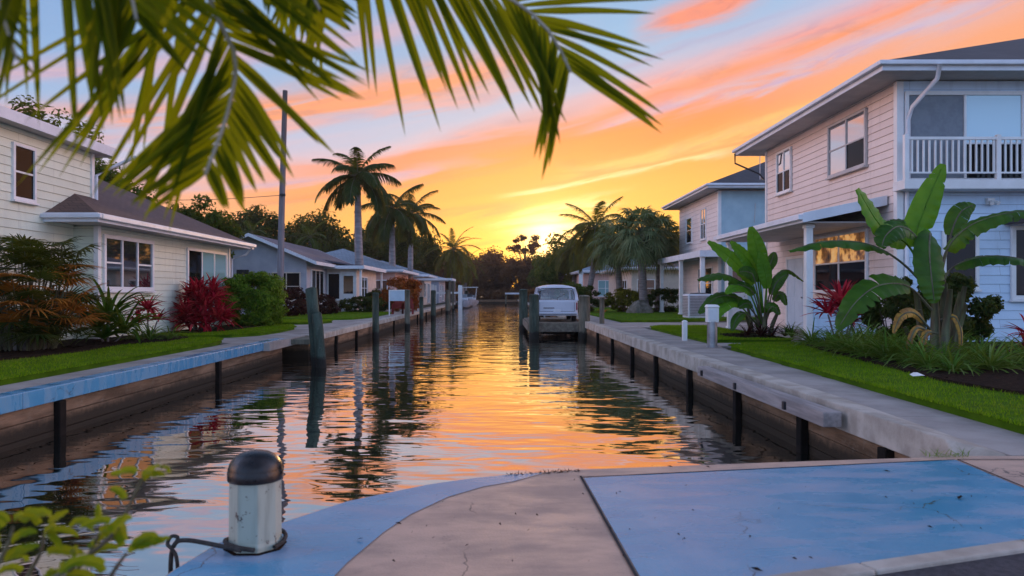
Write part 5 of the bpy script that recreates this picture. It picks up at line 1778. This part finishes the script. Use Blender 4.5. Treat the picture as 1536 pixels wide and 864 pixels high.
strap_plant('strap_leaf_plant', 'tall green strap leaf clump below the white three part window', 'plant', (-9.0, 16.9, G_),
            [(0, 0, .45, 34, (1.0, 1.5), (.10, .16), (.6, 1.5), (.7, 1.7)), (.3, .1, .2, 26, (.8, 1.25), (.09, .14), (.4, 1.35), (.8, 1.9)), (-.35, .2, .25, 24, (.8, 1.3), (.09, .14), (.5, 1.4), (.8, 1.7)), (.05, -.3, .1, 22, (.7, 1.1), (.08, .13), (.3, 1.3), (.8, 1.9))], M['leaf_strap'], 21)
strap_plant('cordyline', 'small red cordyline standing between the strap leaf clump and the window', 'plant', (-8.9, 18.6, G_),
            [(0, 0, .72, 52, (.4, .66), (.06, .10), (-.1, 1.45), (.3, 1.0)), (.22, .05, .45, 34, (.35, .55), (.06, .09), (.0, 1.3), (.3, .9)), (-.2, -.1, .4, 28, (.3, .5), (.05, .08), (.1, 1.3), (.3, .9))], M['leaf_red'], 22)
strap_plant('lily_clump', 'pale green low strap leaf clump at the lawn edge under the red cordyline', 'plant', (-8.5, 17.9, G_),
            [(0, 0, 0, 46, (.5, .8), (.03, .05), (.4, 1.35), (.8, 1.8)), (.4, .15, 0, 34, (.4, .7), (.03, .045), (.4, 1.3), (.8, 1.8)), (-.35, .1, 0, 30, (.4, .7), (.03, .045), (.4, 1.3), (.8, 1.8))], M['leaf_lily'], 23)
strap_plant('cordyline', 'large round crimson cordyline bush in front of the sliding door', 'plant', (-9.15, 22.6, G_),
            [(dx, dy, dz, 44, (.42, .70), (.075, .12), (-.3, 1.45), (.3, 1.0)) for dx, dy, dz in
             ((0, 0, 1.15), (.42, -.1, .95), (-.4, .05, 1.0), (.1, -.4, .8), (.55, .1, .55), (-.5, -.15, .6), (.25, -.5, .45), (-.2, -.5, .5), (.6, -.35, .35), (.15, .3, .85), (-.1, -.2, 1.2), (.3, .1, 1.2), (-.35, -.4, .25), (0, -.6, .2), (.3, -.35, .75), (-.65, .1, .3), (.72, -.1, .3), (.4, -.55, .2))], M['leaf_red'], 24)
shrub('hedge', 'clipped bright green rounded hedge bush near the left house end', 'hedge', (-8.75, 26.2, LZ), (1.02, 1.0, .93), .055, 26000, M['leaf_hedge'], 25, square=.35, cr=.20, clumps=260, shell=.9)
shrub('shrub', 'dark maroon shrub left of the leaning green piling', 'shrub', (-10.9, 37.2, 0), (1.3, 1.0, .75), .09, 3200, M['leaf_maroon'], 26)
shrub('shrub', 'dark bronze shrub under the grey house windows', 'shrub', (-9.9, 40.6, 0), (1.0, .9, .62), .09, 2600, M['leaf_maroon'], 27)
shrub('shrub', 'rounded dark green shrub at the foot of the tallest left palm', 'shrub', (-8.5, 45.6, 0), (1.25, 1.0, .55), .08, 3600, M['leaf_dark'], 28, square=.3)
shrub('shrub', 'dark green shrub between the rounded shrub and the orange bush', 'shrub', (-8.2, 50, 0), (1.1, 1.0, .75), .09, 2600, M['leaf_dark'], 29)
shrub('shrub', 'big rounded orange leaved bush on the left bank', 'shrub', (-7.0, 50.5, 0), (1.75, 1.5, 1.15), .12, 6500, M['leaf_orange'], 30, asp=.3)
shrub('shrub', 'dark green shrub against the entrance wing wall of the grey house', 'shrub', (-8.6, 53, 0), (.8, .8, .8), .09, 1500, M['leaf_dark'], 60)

# right bank, planting bed by the big house
def banana(label, base, specs, seed, stalks, light, small=0):
    r = random.Random(seed)
    base = np.asarray(base, float)
    t = thing('banana_plant', label, 'banana plant', base)
    sb = MB()
    for dx, dy, h, r0, lx, ly in stalks:
        b = base + np.array((dx, dy, -.05))
        sb.tube([b, b + (lx * .4, ly * .4, h * .5), b + (lx, ly, h)], [r0, r0 * .85, r0 * .5], 8)
    sb.build('stalk', M['banana_stalk'], t, smooth=True)
    for ctrl, w, up, kind, torn, dr, stalk in specs:
        P = [at(px, py, base[1] + dy) for px, py, dy in ctrl]
        mb, rb = banana_leaf(P, w, up, r, droop=dr, torn=torn, stalk=stalk)
        o = mb.build('leaf', M[{'d': 'banana', 'l': 'banana_light', 'y': 'banana_dry'}[kind]], t, smooth=True)
        rb.build('midrib', M['banana_stalk' if kind != 'l' else 'banana_light'], o, smooth=True)
    return t


CR = (1405, 470, .0)
banana('tall banana plant with torn dark leaves and one yellow dead leaf', (7.5, 12.6, G_), [
    ([(1400, 440, 0), (1372, 370, -.05), (1388, 310, -.1), (1415, 246, -.15)], .46, (-.35, -1, .1), 'l', .25, .10, .32),
    ([(1396, 440, .05), (1365, 372, -.1), (1322, 340, -.25), (1286, 283, -.3)], .48, (.5, -1, .3), 'l', .25, .08, .36),
    ([(1398, 440, 0), (1350, 392, -.1), (1300, 366, -.3), (1240, 362, -.45), (1183, 376, -.5)], .40, (0, -.25, 1), 'd', .7, .5, .34),
    ([(1408, 440, 0), (1418, 380, -.15), (1450, 342, -.35), (1500, 322, -.5), (1560, 314, -.6)], .50, (0, -.45, 1), 'd', .8, .45, .25),
    ([(1410, 445, .1), (1425, 405, .0), (1468, 386, -.2), (1520, 386, -.35), (1570, 402, -.4)], .40, (0, -.35, 1), 'd', .8, .5, .28),
    ([(1398, 465, -.1), (1362, 430, -.35), (1320, 428, -.6), (1285, 452, -.75), (1256, 494, -.8)], .52, (-.35, -.8, .6), 'd', .5, .12, .22),
    ([(1404, 440, -.1), (1396, 352, -.25), (1394, 380, -.55), (1398, 425, -.7), (1402, 455, -.72)], .50, (0, -1, .1), 'd', .5, .12, .30),
    ([(1400, 435, -.05), (1380, 365, -.3), (1352, 340, -.5), (1330, 352, -.65), (1322, 372, -.7)], .42, (-.1, -.8, .7), 'd', .2, .3, .30),
    ([(1406, 440, .1), (1424, 360, .15), (1440, 320, .2), (1462, 306, .25)], .36, (-.4, -1, .2), 'd', .1, .2, .36),
    ([(1402, 445, .1), (1392, 370, .3), (1368, 335, .5), (1335, 330, .6)], .40, (0, -.5, 1), 'd', .2, .4, .36),
    ([(1396, 495, -.15), (1372, 470, -.4), (1352, 474, -.55), (1340, 500, -.6)], .17, (-.3, -1, .3), 'y', .3, .3, .12),
    ([(1406, 500, -.2), (1390, 500, -.4), (1384, 525, -.45), (1386, 556, -.45)], .12, (-.1, -1, .2), 'y', .5, .4, .12),
    ([(1410, 480, -.15), (1432, 476, -.3), (1442, 500, -.35), (1440, 532, -.35)], .12, (.2, -1, .2), 'y', .5, .4, .12),
    ([(1398, 500, -.2), (1376, 492, -.45), (1364, 515, -.5), (1362, 540, -.5)], .10, (-.3, -1, .2), 'y', .3, .3, .12),
], 41, [(dx, dy, h, r0, dx * .9, dy * .8) for dx, dy, h, r0 in
        ((0, 0, 1.25, .09), (.12, .05, 1.35, .085), (-.12, .1, 1.2, .08), (.22, -.08, 1.3, .075), (.05, -.15, 1.25, .08), (-.2, -.1, .9, .07), (.3, .12, 1.2, .07), (-.05, .2, 1.1, .07), (.16, -.2, 1.0, .06), (-.25, .05, .6, .06))], None)
banana('broad leaved bird of paradise clump at the end of the porch path', (7.0, 19.7, G_), [
    ([(1145, 470, 0), (1140, 420, 0), (1136, 380, -.1), (1126, 340, -.15)], .52, (-.6, -1, .1), 'l', .03, .08, .30),
    ([(1142, 470, 0), (1128, 425, -.1), (1100, 390, -.25), (1062, 362, -.3)], .52, (.5, -1, .4), 'l', .03, .08, .30),
    ([(1144, 470, 0), (1134, 410, -.05), (1118, 385, -.1), (1096, 362, -.1)], .44, (.4, -1, .3), 'l', .03, .08, .34),
    ([(1140, 475, 0), (1118, 430, -.2), (1085, 412, -.4), (1046, 420, -.5)], .46, (0, -.5, 1), 'd', .15, .3, .28),
    ([(1140, 480, 0), (1112, 450, -.3), (1078, 445, -.5), (1048, 470, -.6)], .46, (-.2, -.7, .8), 'd', .15, .25, .26),
    ([(1146, 475, 0), (1160, 425, 0), (1180, 405, -.1), (1206, 422, -.1)], .30, (0, -.5, 1), 'd', .2, .4, .30),
    ([(1146, 470, .1), (1152, 410, .1), (1158, 390, .1), (1162, 378, .1)], .30, (-.6, -1, .2), 'd', .1, .1, .34),
    ([(1146, 490, 0), (1162, 450, -.1), (1172, 440, -.2), (1180, 458, -.3)], .30, (0, -.6, .8), 'd', .1, .3, .3),
    ([(1138, 490, -.1), (1105, 455, -.5), (1082, 462, -.7), (1068, 486, -.8)], .34, (-.3, -.8, .5), 'l', .1, .2, .26),
    ([(1142, 485, -.1), (1124, 440, -.5), (1104, 430, -.7), (1088, 440, -.8)], .34, (0, -.6, .8), 'l', .1, .3, .3),
    ([(1144, 485, -.1), (1132, 420, -.4), (1122, 408, -.5), (1108, 408, -.6)], .36, (0, -1, .3), 'd', .1, .2, .3),
    ([(1140, 490, -.1), (1118, 470, -.5), (1105, 478, -.7), (1098, 496, -.8)], .26, (0, -.7, .6), 'd', .1, .3, .3),
    ([(1143, 488, 0), (1130, 440, -.3), (1112, 428, -.4), (1092, 426, -.5)], .34, (0, -.8, .5), 'd', .1, .2, .3),
    ([(1146, 488, 0), (1150, 430, -.3), (1146, 400, -.35), (1140, 378, -.4)], .40, (.1, -1, .2), 'l', .1, .1, .3),
    ([(1148, 490, 0), (1158, 440, -.2), (1168, 420, -.25), (1182, 410, -.3)], .34, (-.3, -.9, .5), 'd', .1, .2, .3),
    ([(1138, 490, 0), (1128, 460, -.4), (1118, 455, -.5), (1108, 462, -.6)], .30, (0, -.8, .5), 'd', .1, .2, .3),
    ([(1146, 492, 0), (1152, 468, -.4), (1160, 460, -.5), (1170, 472, -.6)], .30, (0, -.8, .5), 'd', .1, .2, .3),
    ([(1143, 480, .1), (1136, 420, .2), (1120, 398, .3), (1104, 392, .35)], .40, (.2, -1, .4), 'd', .1, .2, .3),
], 42, [(dx, dy, h, r0, dx * .9, dy * .8) for dx, dy, h, r0 in
        ((0, 0, .95, .07), (.14, .05, 1.0, .07), (-.14, .1, .9, .06), (.24, -.08, .8, .06), (.05, -.15, .9, .06), (-.22, -.1, .6, .06), (.3, .12, .6, .06))], None)
strap_plant('lily_clump', 'dark reddish strap leaf clump at the foot of the bird of paradise', 'plant', (6.95, 19.45, G_),
            [(dx, dy, 0, 26, (.35, .6), (.035, .05), (.5, 1.4), (.6, 1.6)) for dx, dy in ((0, 0), (.35, .1), (-.35, .05), (.6, -.1), (-.1, -.25))], M['leaf_maroon'], 43)
strap_plant('lily_clump', 'small green strap leaf clump right of the bird of paradise foot', 'plant', (7.55, 18.9, G_),
            [(0, 0, 0, 30, (.4, .62), (.03, .045), (.6, 1.4), (.5, 1.4))], M['leaf_strap'], 44)
# border of agapanthus along the lawn edge
spots = [(6.95, 16.3), (7.3, 16.0), (6.9, 15.4), (7.3, 15.1), (6.78, 14.6), (7.15, 14.3), (6.62, 13.8), (6.98, 13.5), (6.55, 13.1), (6.95, 12.8), (6.55, 12.4), (6.9, 12.1), (6.62, 11.8), (7.0, 11.5), (7.5, 15.3), (7.6, 14.4), (7.45, 13.7), (7.75, 11.9), (8.2, 12.4), (8.1, 13.3), (8.6, 13.6), (9.0, 14.4), (8.6, 11.9), (6.55, 11.2), (6.5, 10.5)]
pr = None
for i, (x, y) in enumerate(spots):
    z = rnd.uniform(.85, 1.15)
    if i % 4 == 0 and i < 13:
        pr = strap_plant('lily_clump', 'green strap leaf border lily', 'plant', (x, y, G_), [(0, 0, 0, 80, (.48, .82), (.028, .045), (.3, 1.4), (.7, 1.9))], M['leaf_lily'], 50 + i)
        o = pr
    else:
        o = copy_tree(pr, (x, y, G_), rnd.uniform(0, 6.28), z)
    o['label'] = 'green arching lily clump in the border between the right lawn and the pink house'
    o['group'] = 'lily clumps edging the mulch bed on the right'
strap_plant('cordyline', 'dark red cordyline rising behind the lily border left of the banana', 'plant', (7.30, 15.6, G_),
            [(0, 0, .86, 70, (.48, .72), (.09, .13), (.0, 1.45), (.3, .9)), (.3, .1, .66, 40, (.4, .6), (.07, .10), (.0, 1.4), (.3, .9)), (-.25, .1, .7, 40, (.4, .6), (.07, .10), (.0, 1.4), (.3, .9)), (.1, -.1, .5, 30, (.4, .55), (.06, .09), (-.1, 1.2), (.3, .9))], M['leaf_red'], 45)
shrub('shrub', 'dark leafy shrub between the red cordyline and the banana plant', 'shrub', (8.1, 14.9, G_), (.62, .6, .70), .06, 6000, M['leaf_dark'], 46)
shrub('shrub', 'loose dark green shrub below the black window right of the banana', 'shrub', (9.55, 15.2, G_), (.78, .6, .80), .065, 8500, M['leaf_dark'], 47, shell=.5)
strap_plant('cordyline', 'small crimson cordyline at the right edge of the picture', 'plant', (8.95, 12.35, G_),
            [(0, 0, .42, 26, (.35, .55), (.05, .08), (.2, 1.4), (.3, .9)), (-.15, -.15, .2, 20, (.3, .5), (.05, .08), (.2, 1.3), (.3, .9))], M['leaf_red'], 48)
strap_plant('lily_clump', 'big spidery strap leaf clump nearest the camera in the right bed', 'plant', (7.2, 10.75, G_),
            [(0, 0, 0, 90, (.5, .9), (.030, .046), (.3, 1.35), (.6, 1.7)), (.4, .15, 0, 40, (.45, .8), (.028, .042), (.3, 1.35), (.6, 1.7))], M['leaf_lily'], 49)
strap_plant('lily_clump', 'strap leaf clump at the right edge in front of the crimson cordyline', 'plant', (8.2, 11.3, G_),
            [(0, 0, 0, 80, (.5, .85), (.028, .042), (.3, 1.35), (.6, 1.7))], M['leaf_lily'], 51)
# right bank further away
shrub('hedge', 'yellowish hedge left of the mossy boulder', 'hedge', (7.9, 46, 0), (1.25, 1.0, .75), .09, 4200, M['leaf_yellow'], 52, square=.4)
shrub('hedge', 'dark square hedge between the boulder and the porch', 'hedge', (10.1, 45.6, 0), (1.25, 1.0, .78), .08, 4600, M['leaf_dark'], 53, square=.5)
shrub('shrub', 'dark green shrub beside the tail of the van on the right bank', 'shrub', (5.2, 46, 0), (1.3, 1.6, .85), .1, 4200, M['leaf_dark'], 54)
shrub('shrub', 'dark tall shrub beyond the van on the right bank', 'shrub', (5.6, 56, 0), (1.3, 1.8, 1.1), .11, 3600, M['leaf_mid'], 55)
strap_plant('canna_lily', 'orange flowered small plant beside the slender post past the dock', 'plant', (4.75, 33.4, 0),
            [(0, 0, .35, 12, (.2, .4), (.05, .08), (.2, 1.3), (.3, .8))], M['leaf_orange'], 56)

# ------------------------------------------------------------------ palms
GP = 'royal palms on the left bank'
feather_palm('royal_palm', 'tallest royal palm with a smooth grey trunk on the left bank', (-9.35, 50, 0), 8.0, 19, 3.4, 70, M['leaf_royal'], (.29, .2), (-.25, 0), 'royal_bark', True, GP, el=(-.35, 1.35), droop=1.25, leaflet=.85, lw=.10, nl=64, hang=.8)
feather_palm('royal_palm', 'second royal palm just right of the tallest one', (-9.0, 62, 0), 7.1, 18, 3.5, 71, M['leaf_royal'], (.29, .2), (0, 0), 'royal_bark', True, GP, el=(-.55, 1.25), droop=1.35, leaflet=.85, lw=.11, nl=58, hang=.85)
feather_palm('royal_palm', 'third royal palm with ragged upright crown', (-8.5, 70, 0), 7.4, 18, 3.7, 72, M['leaf_royal'], (.27, .19), (.1, 0), 'royal_bark', True, GP, el=(-.4, 1.35), droop=1.2, leaflet=.85, lw=.11, nl=58, hang=.8)
feather_palm('date_palm', 'date palm with a drooping round olive crown by the far left bank', (-6.2, 100, 0), 7.2, 36, 4.4, 73, M['leaf_olive'], (.3, .28), (0, 0), 'bark', False, None, el=(-1.25, 1.35), droop=1.1, leaflet=.7, lw=.10, nl=46, hang=.3)
feather_palm('date_palm', 'olive date palm crowding behind the far left boats', (-5.6, 122, 0), 6.2, 34, 4.2, 74, M['leaf_olive'], (.3, .28), (0, 0), 'bark', False, None, el=(-1.3, 1.2), droop=1.2, leaflet=.7, lw=.08, nl=36, hang=.3)
feather_palm('coconut_palm', 'coconut palm with arching fronds behind the fan palms', (7.7, 65, 0), 7.0, 24, 3.9, 75, M['leaf_olive'], (.24, .18), (.9, 0), 'bark', False, None, el=(-.9, 1.35), droop=1.15, leaflet=.95, lw=.10, nl=54, hang=.6)
feather_palm('coconut_palm', 'hanging olive palm in front of the setting sun on the right bank', (9.2, 88, 0), 6.6, 26, 4.0, 76, M['leaf_olive'], (.26, .2), (-.2, 0), 'bark', False, None, el=(-1.2, 1.3), droop=1.3, leaflet=1.0, lw=.12, nl=46, hang=.6)
feather_palm('coconut_palm', 'ragged tall palm silhouetted just right of the sun', (12.6, 112, 0), 9.5, 18, 3.6, 77, M['leaf_olive'], (.24, .2), (-.8, 0), 'bark', False, None, el=(-1.0, 1.3), droop=1.2, leaflet=.8, lw=.08, nl=36, hang=.5)
fan_palm('cabbage_palm', 'large grey green cabbage palm with leaning trunk by the porch', (9.0, 45.0, 0), 5.0, 46, 1.15, 80, M['leaf_sabal'], (-.35, 0), .26, 'cabbage palms by the boulder', 1.25)
fan_palm('cabbage_palm', 'cabbage palm right of the leaning one, partly behind it', (10.35, 47.5, 0), 4.8, 40, 1.1, 81, M['leaf_sabal'], (.15, 0), .24, 'cabbage palms by the boulder', 1.2)
fan_palm('cabbage_palm', 'cabbage palm with dark curved trunk left of the leaning one', (8.1, 47.8, 0), 4.6, 38, 1.1, 82, M['leaf_sabal'], (-.5, 0), .22, 'cabbage palms by the boulder', 1.15)

# palms above the left roofs
for i, (px, py, Y, L, lab) in enumerate(((378, 345, 75, 2.6, 'small palm crown above the trees over the grey house ridge'), (465, 352, 80, 2.8, 'small feathery palm showing above the grey house roof'), (352, 348, 90, 2.4, 'low distant palm at the left end of the tree line'))):
    p = at(px, py, Y)
    feather_palm('feather_palm', lab, (p[0], Y, 0), p[2] - .3, 14, L, 90 + i, M['leaf_mid'], (.2, .16), (0, 0), 'bark', False, 'distant palms above the left roofs', el=(-.6, 1.3), droop=1.0, leaflet=.6, lw=.08, nl=30, hang=.4)

# ------------------------------------------------------------------ broadleaf trees
broad_tree('broadleaf_tree', 'dark round tree rising behind the roof of the near left house', 'tree', (-18.2, 33.5, 0), 7.3, (2.7, 2.4, 2.5), .13, 9500, M['leaf_mid'], 101)
broad_tree('broadleaf_tree', 'low dark tree peeping over the brown wing roof beside the round tree', 'tree', (-14.6, 36.5, 0), 5.9, (2.0, 1.8, 1.8), .13, 5500, M['leaf_mid'], 102)
broad_tree('broadleaf_tree', 'tall dark tree behind the two storey block of the near left house', 'tree', (-22.5, 36, 0), 10.2, (3.2, 2.8, 3.4), .15, 10000, M['leaf_mid'], 112)
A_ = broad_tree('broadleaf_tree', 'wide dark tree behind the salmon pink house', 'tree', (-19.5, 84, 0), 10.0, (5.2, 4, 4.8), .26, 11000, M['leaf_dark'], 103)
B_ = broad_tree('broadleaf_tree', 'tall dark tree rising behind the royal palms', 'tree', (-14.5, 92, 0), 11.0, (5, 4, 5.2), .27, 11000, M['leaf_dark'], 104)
C_ = broad_tree('broadleaf_tree', 'dark brown tree in the middle of the far canal end', 'tree', (-2.5, 158, 0), 9.5, (5.0, 4, 4.6), .34, 6500, M['leaf_far'], 105)
D_ = broad_tree('pine_tree', 'open topped pine silhouetted left of the sun', 'tree', (6.0, 165, 0), 14.2, (3.6, 2.6, 2.1), .26, 2600, M['leaf_far'], 106, trunk_r=.3, clumps=16, cr=.30, shell=.6)
GL = 'dark trees behind the left houses'
for x, y, z, s, lab in ((-27, 80, 0, 1.0, 'dark tree behind the grey house gable'), (-33, 74, 0, .95, 'dark tree at the left end of the tree line'), (-24, 92, 0, 1.0, 'dark tree seen between the utility pole and the tallest palm'),
                        (-12.5, 106, 0, .98, 'dark tree behind the third royal palm'), (-17, 104, 0, 1.05, 'dark tree filling the gap behind the second royal palm')):
    copy_tree(A_ if s < .9 else B_, (x, y, z), x, (s, s, s), lab, GL)
GF = 'woods closing the far end of the canal'
k = 0
for x, y, s in ((-24, 140, .95), (-18, 132, .9), (-14, 146, 1.0), (-10.5, 134, .84), (-8.5, 152, .92), (-5.5, 150, .80), (.8, 160, .86), (3.6, 152, .84), (6.6, 158, .88), (10, 150, .92), (13, 160, 1.05), (16, 146, 1.05), (21, 152, 1.15), (27, 150, 1.2), (34, 150, 1.2), (-31, 130, 1.0), (-40, 130, 1.0), (-1, 172, 1.05), (9, 172, .9), (-10, 172, 1.1), (18, 172, 1.1)):
    copy_tree(C_, (x, y, 0), k * 1.3, (s, s, s * (1 + .05 * ((k * 7) % 3 - 1))), 'dark brownish tree in the wood that closes the far end of the canal', GF); k += 1
C_['label'] = 'dark brownish tree in the wood that closes the far end of the canal'; C_['group'] = GF
GR = 'trees behind the right bank houses'
E_ = broad_tree('broadleaf_tree', 'dark green tree over the small peach house', 'tree', (13.5, 98, 0), 10, (4.6, 4, 4.6), .27, 6500, M['leaf_mid'], 107, group=GR)
for x, y, s, lab in ((8.5, 100, .84, 'olive dark tree left of the peach house roof'), (10.2, 122, .92, 'dark tree just right of the sun behind the ragged palm'), (19, 90, 1.0, 'dark tree behind the long cream house'), (8.0, 132, .78, 'low tree below the sun at the right canal bank'), (25, 84, 1.05, 'tree behind the teal house')):
    copy_tree(E_, (x, y, 0), x, s, lab, GR)
# low scrub under the far trees, both banks
S_ = shrub('shrub', 'dark low scrub bush at the foot of the far wood', 'shrub', (-4, 144.5, 0), (2.6, 1.4, 1.0), .24, 1800, M['leaf_far'], 110)
S_['group'] = 'scrub along the far bank'
for i, (x, y) in enumerate(((-8, 145), (0, 144.6), (3.2, 144.8), (-12, 143), (6.0, 140), (5.8, 126), (5.6, 118), (-7.2, 128), (-7.5, 136), (6.4, 104), (6.0, 92))):
    copy_tree(S_, (x, y, 0), i * 1.1, 1.0, None, None)

# ------------------------------------------------------------------ coconut palm overhead, near the camera
r = random.Random(77)
t = thing('coconut_palm', 'blurred coconut palm fronds hanging into the top of the picture', 'palm tree', (-2.0, .75, 0))
tb = MB(); cr = np.array((-1.45, 1.1, 3.0))
tb.tube(spline([(-2.0, .75, -.1), (-1.95, .78, 1), (-1.75, .9, 2.1), cr], 14), [.17, .14, .135, .13, .13, .125, .125, .12, .12, .12, .12, .125, .13, .12], 10)
tb.build('trunk', M['bark'], t, smooth=True)


def near_frond(ctrl, i0, gap, L, W, ang, droop, up, prof=None, ss=(1, 1)):
    """frond of the overhead palm; leaflets start at control point i0, gap metres apart"""
    P = spline([cr] + [at(*c) for c in ctrl], 240)
    d = [0.0]
    for a, b in zip(P[:-1], P[1:]): d.append(d[-1] + np.linalg.norm(b - a))
    total = d[-1]
    s0 = d[int(239 * (i0 + 1) / len(ctrl))] / total
    q = np.linspace(0, total, 50)
    Pa = np.array(P)
    R_ = np.stack([np.interp(q, d, Pa[:, k]) for k in range(3)], 1)
    mb = MB(); rb = MB()
    feather(mb, list(R_), int(total * (1 - s0) / gap), L, W, ang, droop, up, r, segs=7, rachis=rb, start=s0,
            prof=lambda s: prof((s - s0) / (1 - s0)), fold=.28, ss=ss)
    o = mb.build('frond', M['leaf_fore'], t, smooth=True)
    rb.build('rachis', M['near_stalk'], o, smooth=True)


M['near_stalk'] = mat('near_frond_stalk', (.34, .31, .26), (.22, .20, .12), .5, 6, 3)
pA = lambda s: .24 + .76 * min(1, (1 - s) * 1.45)
pB = lambda s: .50 + .50 * min(1, (1 - s) * 1.5)
near_frond([(250, -190, 1.62), (312, -5, 1.60), (352, 80, 1.57), (350, 130, 1.55), (338, 180, 1.52), (322, 225, 1.49), (308, 262, 1.47)], 0, .021, .56, .026, .92, .06, (.1, -1, .25), pA, (1.0, .74))
near_frond([(380, -250, 1.95), (540, -100, 1.92), (680, -35, 1.89), (768, 0, 1.87), (818, 40, 1.85), (842, 78, 1.84), (856, 108, 1.83)], 0, .023, .52, .026, .88, .07, (.05, -1, .2), pB, (1, 1))
near_frond([(230, -330, 1.75), (330, -190, 1.74), (400, -110, 1.73), (450, -40, 1.72), (480, 15, 1.70)], 0, .030, .44, .030, .80, .08, (.1, -1, .2), pA, (.75, .9))
near_frond([(-20, -330, 1.35), (80, -180, 1.36), (150, -100, 1.37), (190, -30, 1.38), (205, 30, 1.38)], 0, .022, .54, .026, .75, .06, (.1, -1, .3), pA, (1, .9))
near_frond([(-60, -260, 1.25), (-30, -90, 1.25), (0, 10, 1.25), (26, 90, 1.25)], 0, .03, .17, .010, .6, .06, (.1, -1, .2), pA, (1, 1))

# ------------------------------------------------------------------ leafy shrub at the lower left, close to the camera
t = thing('garden_shrub', 'blurred bright green leafy shoots at the lower left corner', 'shrub', (-1.15, 1.5, 0))
sb = MB()
SH = [((60, 900), (110, 850), (170, 800), (215, 715)), ((10, 940), (60, 890), (120, 850), (150, 800)), ((-40, 930), (-10, 860), (10, 820), (20, 790)), ((120, 930), (150, 890), (175, 850), (190, 830)), ((30, 930), (40, 870), (60, 830), (66, 800)), ((-40, 900), (-30, 820), (-20, 770), (-5, 757))]
for k, sh in enumerate(SH):
    Y = 1.5 + .05 * math.sin(k * 2)
    P = [at(a, b, Y) for a, b in sh]
    P = [np.array((-1.1 + .06 * k, 1.5, 0))] + [np.array((P[0][0] * .9 - .1, Y, .35))] + P
    S = spline(P, 30)
    sb.tube(S, [.008 - .005 * i / 29 for i in range(30)], 6)
    for j in (11, 15, 18, 20, 22, 24, 26, 28, 29):
        if k >= 2 and j in (15, 24): continue
        for sd in range(1 if j < 27 else 2):
            a = r.uniform(0, 6.283)
            d = nrm(np.array((math.cos(a), .55 * math.sin(a), r.uniform(-.15, .85))))
            L = r.uniform(.06, .105)
            c0 = S[j]
            ct = [c0, c0 + d * L * .35 + (0, 0, .01), c0 + d * L * .75, c0 + d * L - (0, 0, .03 * r.random())]
            mb, rb = banana_leaf(ct, L * .24, (r.uniform(-.5, .5), -.8, .7), r, droop=-.2, torn=0, n=10, stalk=.1)
            mb.build('leaf', M['leaf_bush'], t, smooth=True)
sb.build('stem', M['banana_stalk'], t, smooth=True)

# ------------------------------------------------------------------ evening air
hz = MB(); hz.box(-150, 150, -45, 260, -3, 30)
m = bpy.data.materials.new('evening_haze'); m.use_nodes = True
g = NG(m.node_tree); g.nt.nodes.clear()
pv = g.n('ShaderNodeVolumePrincipled')
pv.inputs['Color'].default_value = (.96, .88, .80, 1)
pv.inputs['Density'].default_value = .0003
pv.inputs['Anisotropy'].default_value = .35
out = g.n('ShaderNodeOutputMaterial'); g.nt.links.new(pv.outputs[0], out.inputs['Volume'])
tag(hz.build('haze', m), 'thin warm evening haze over the far end of the canal', 'haze', None, 'stuff')
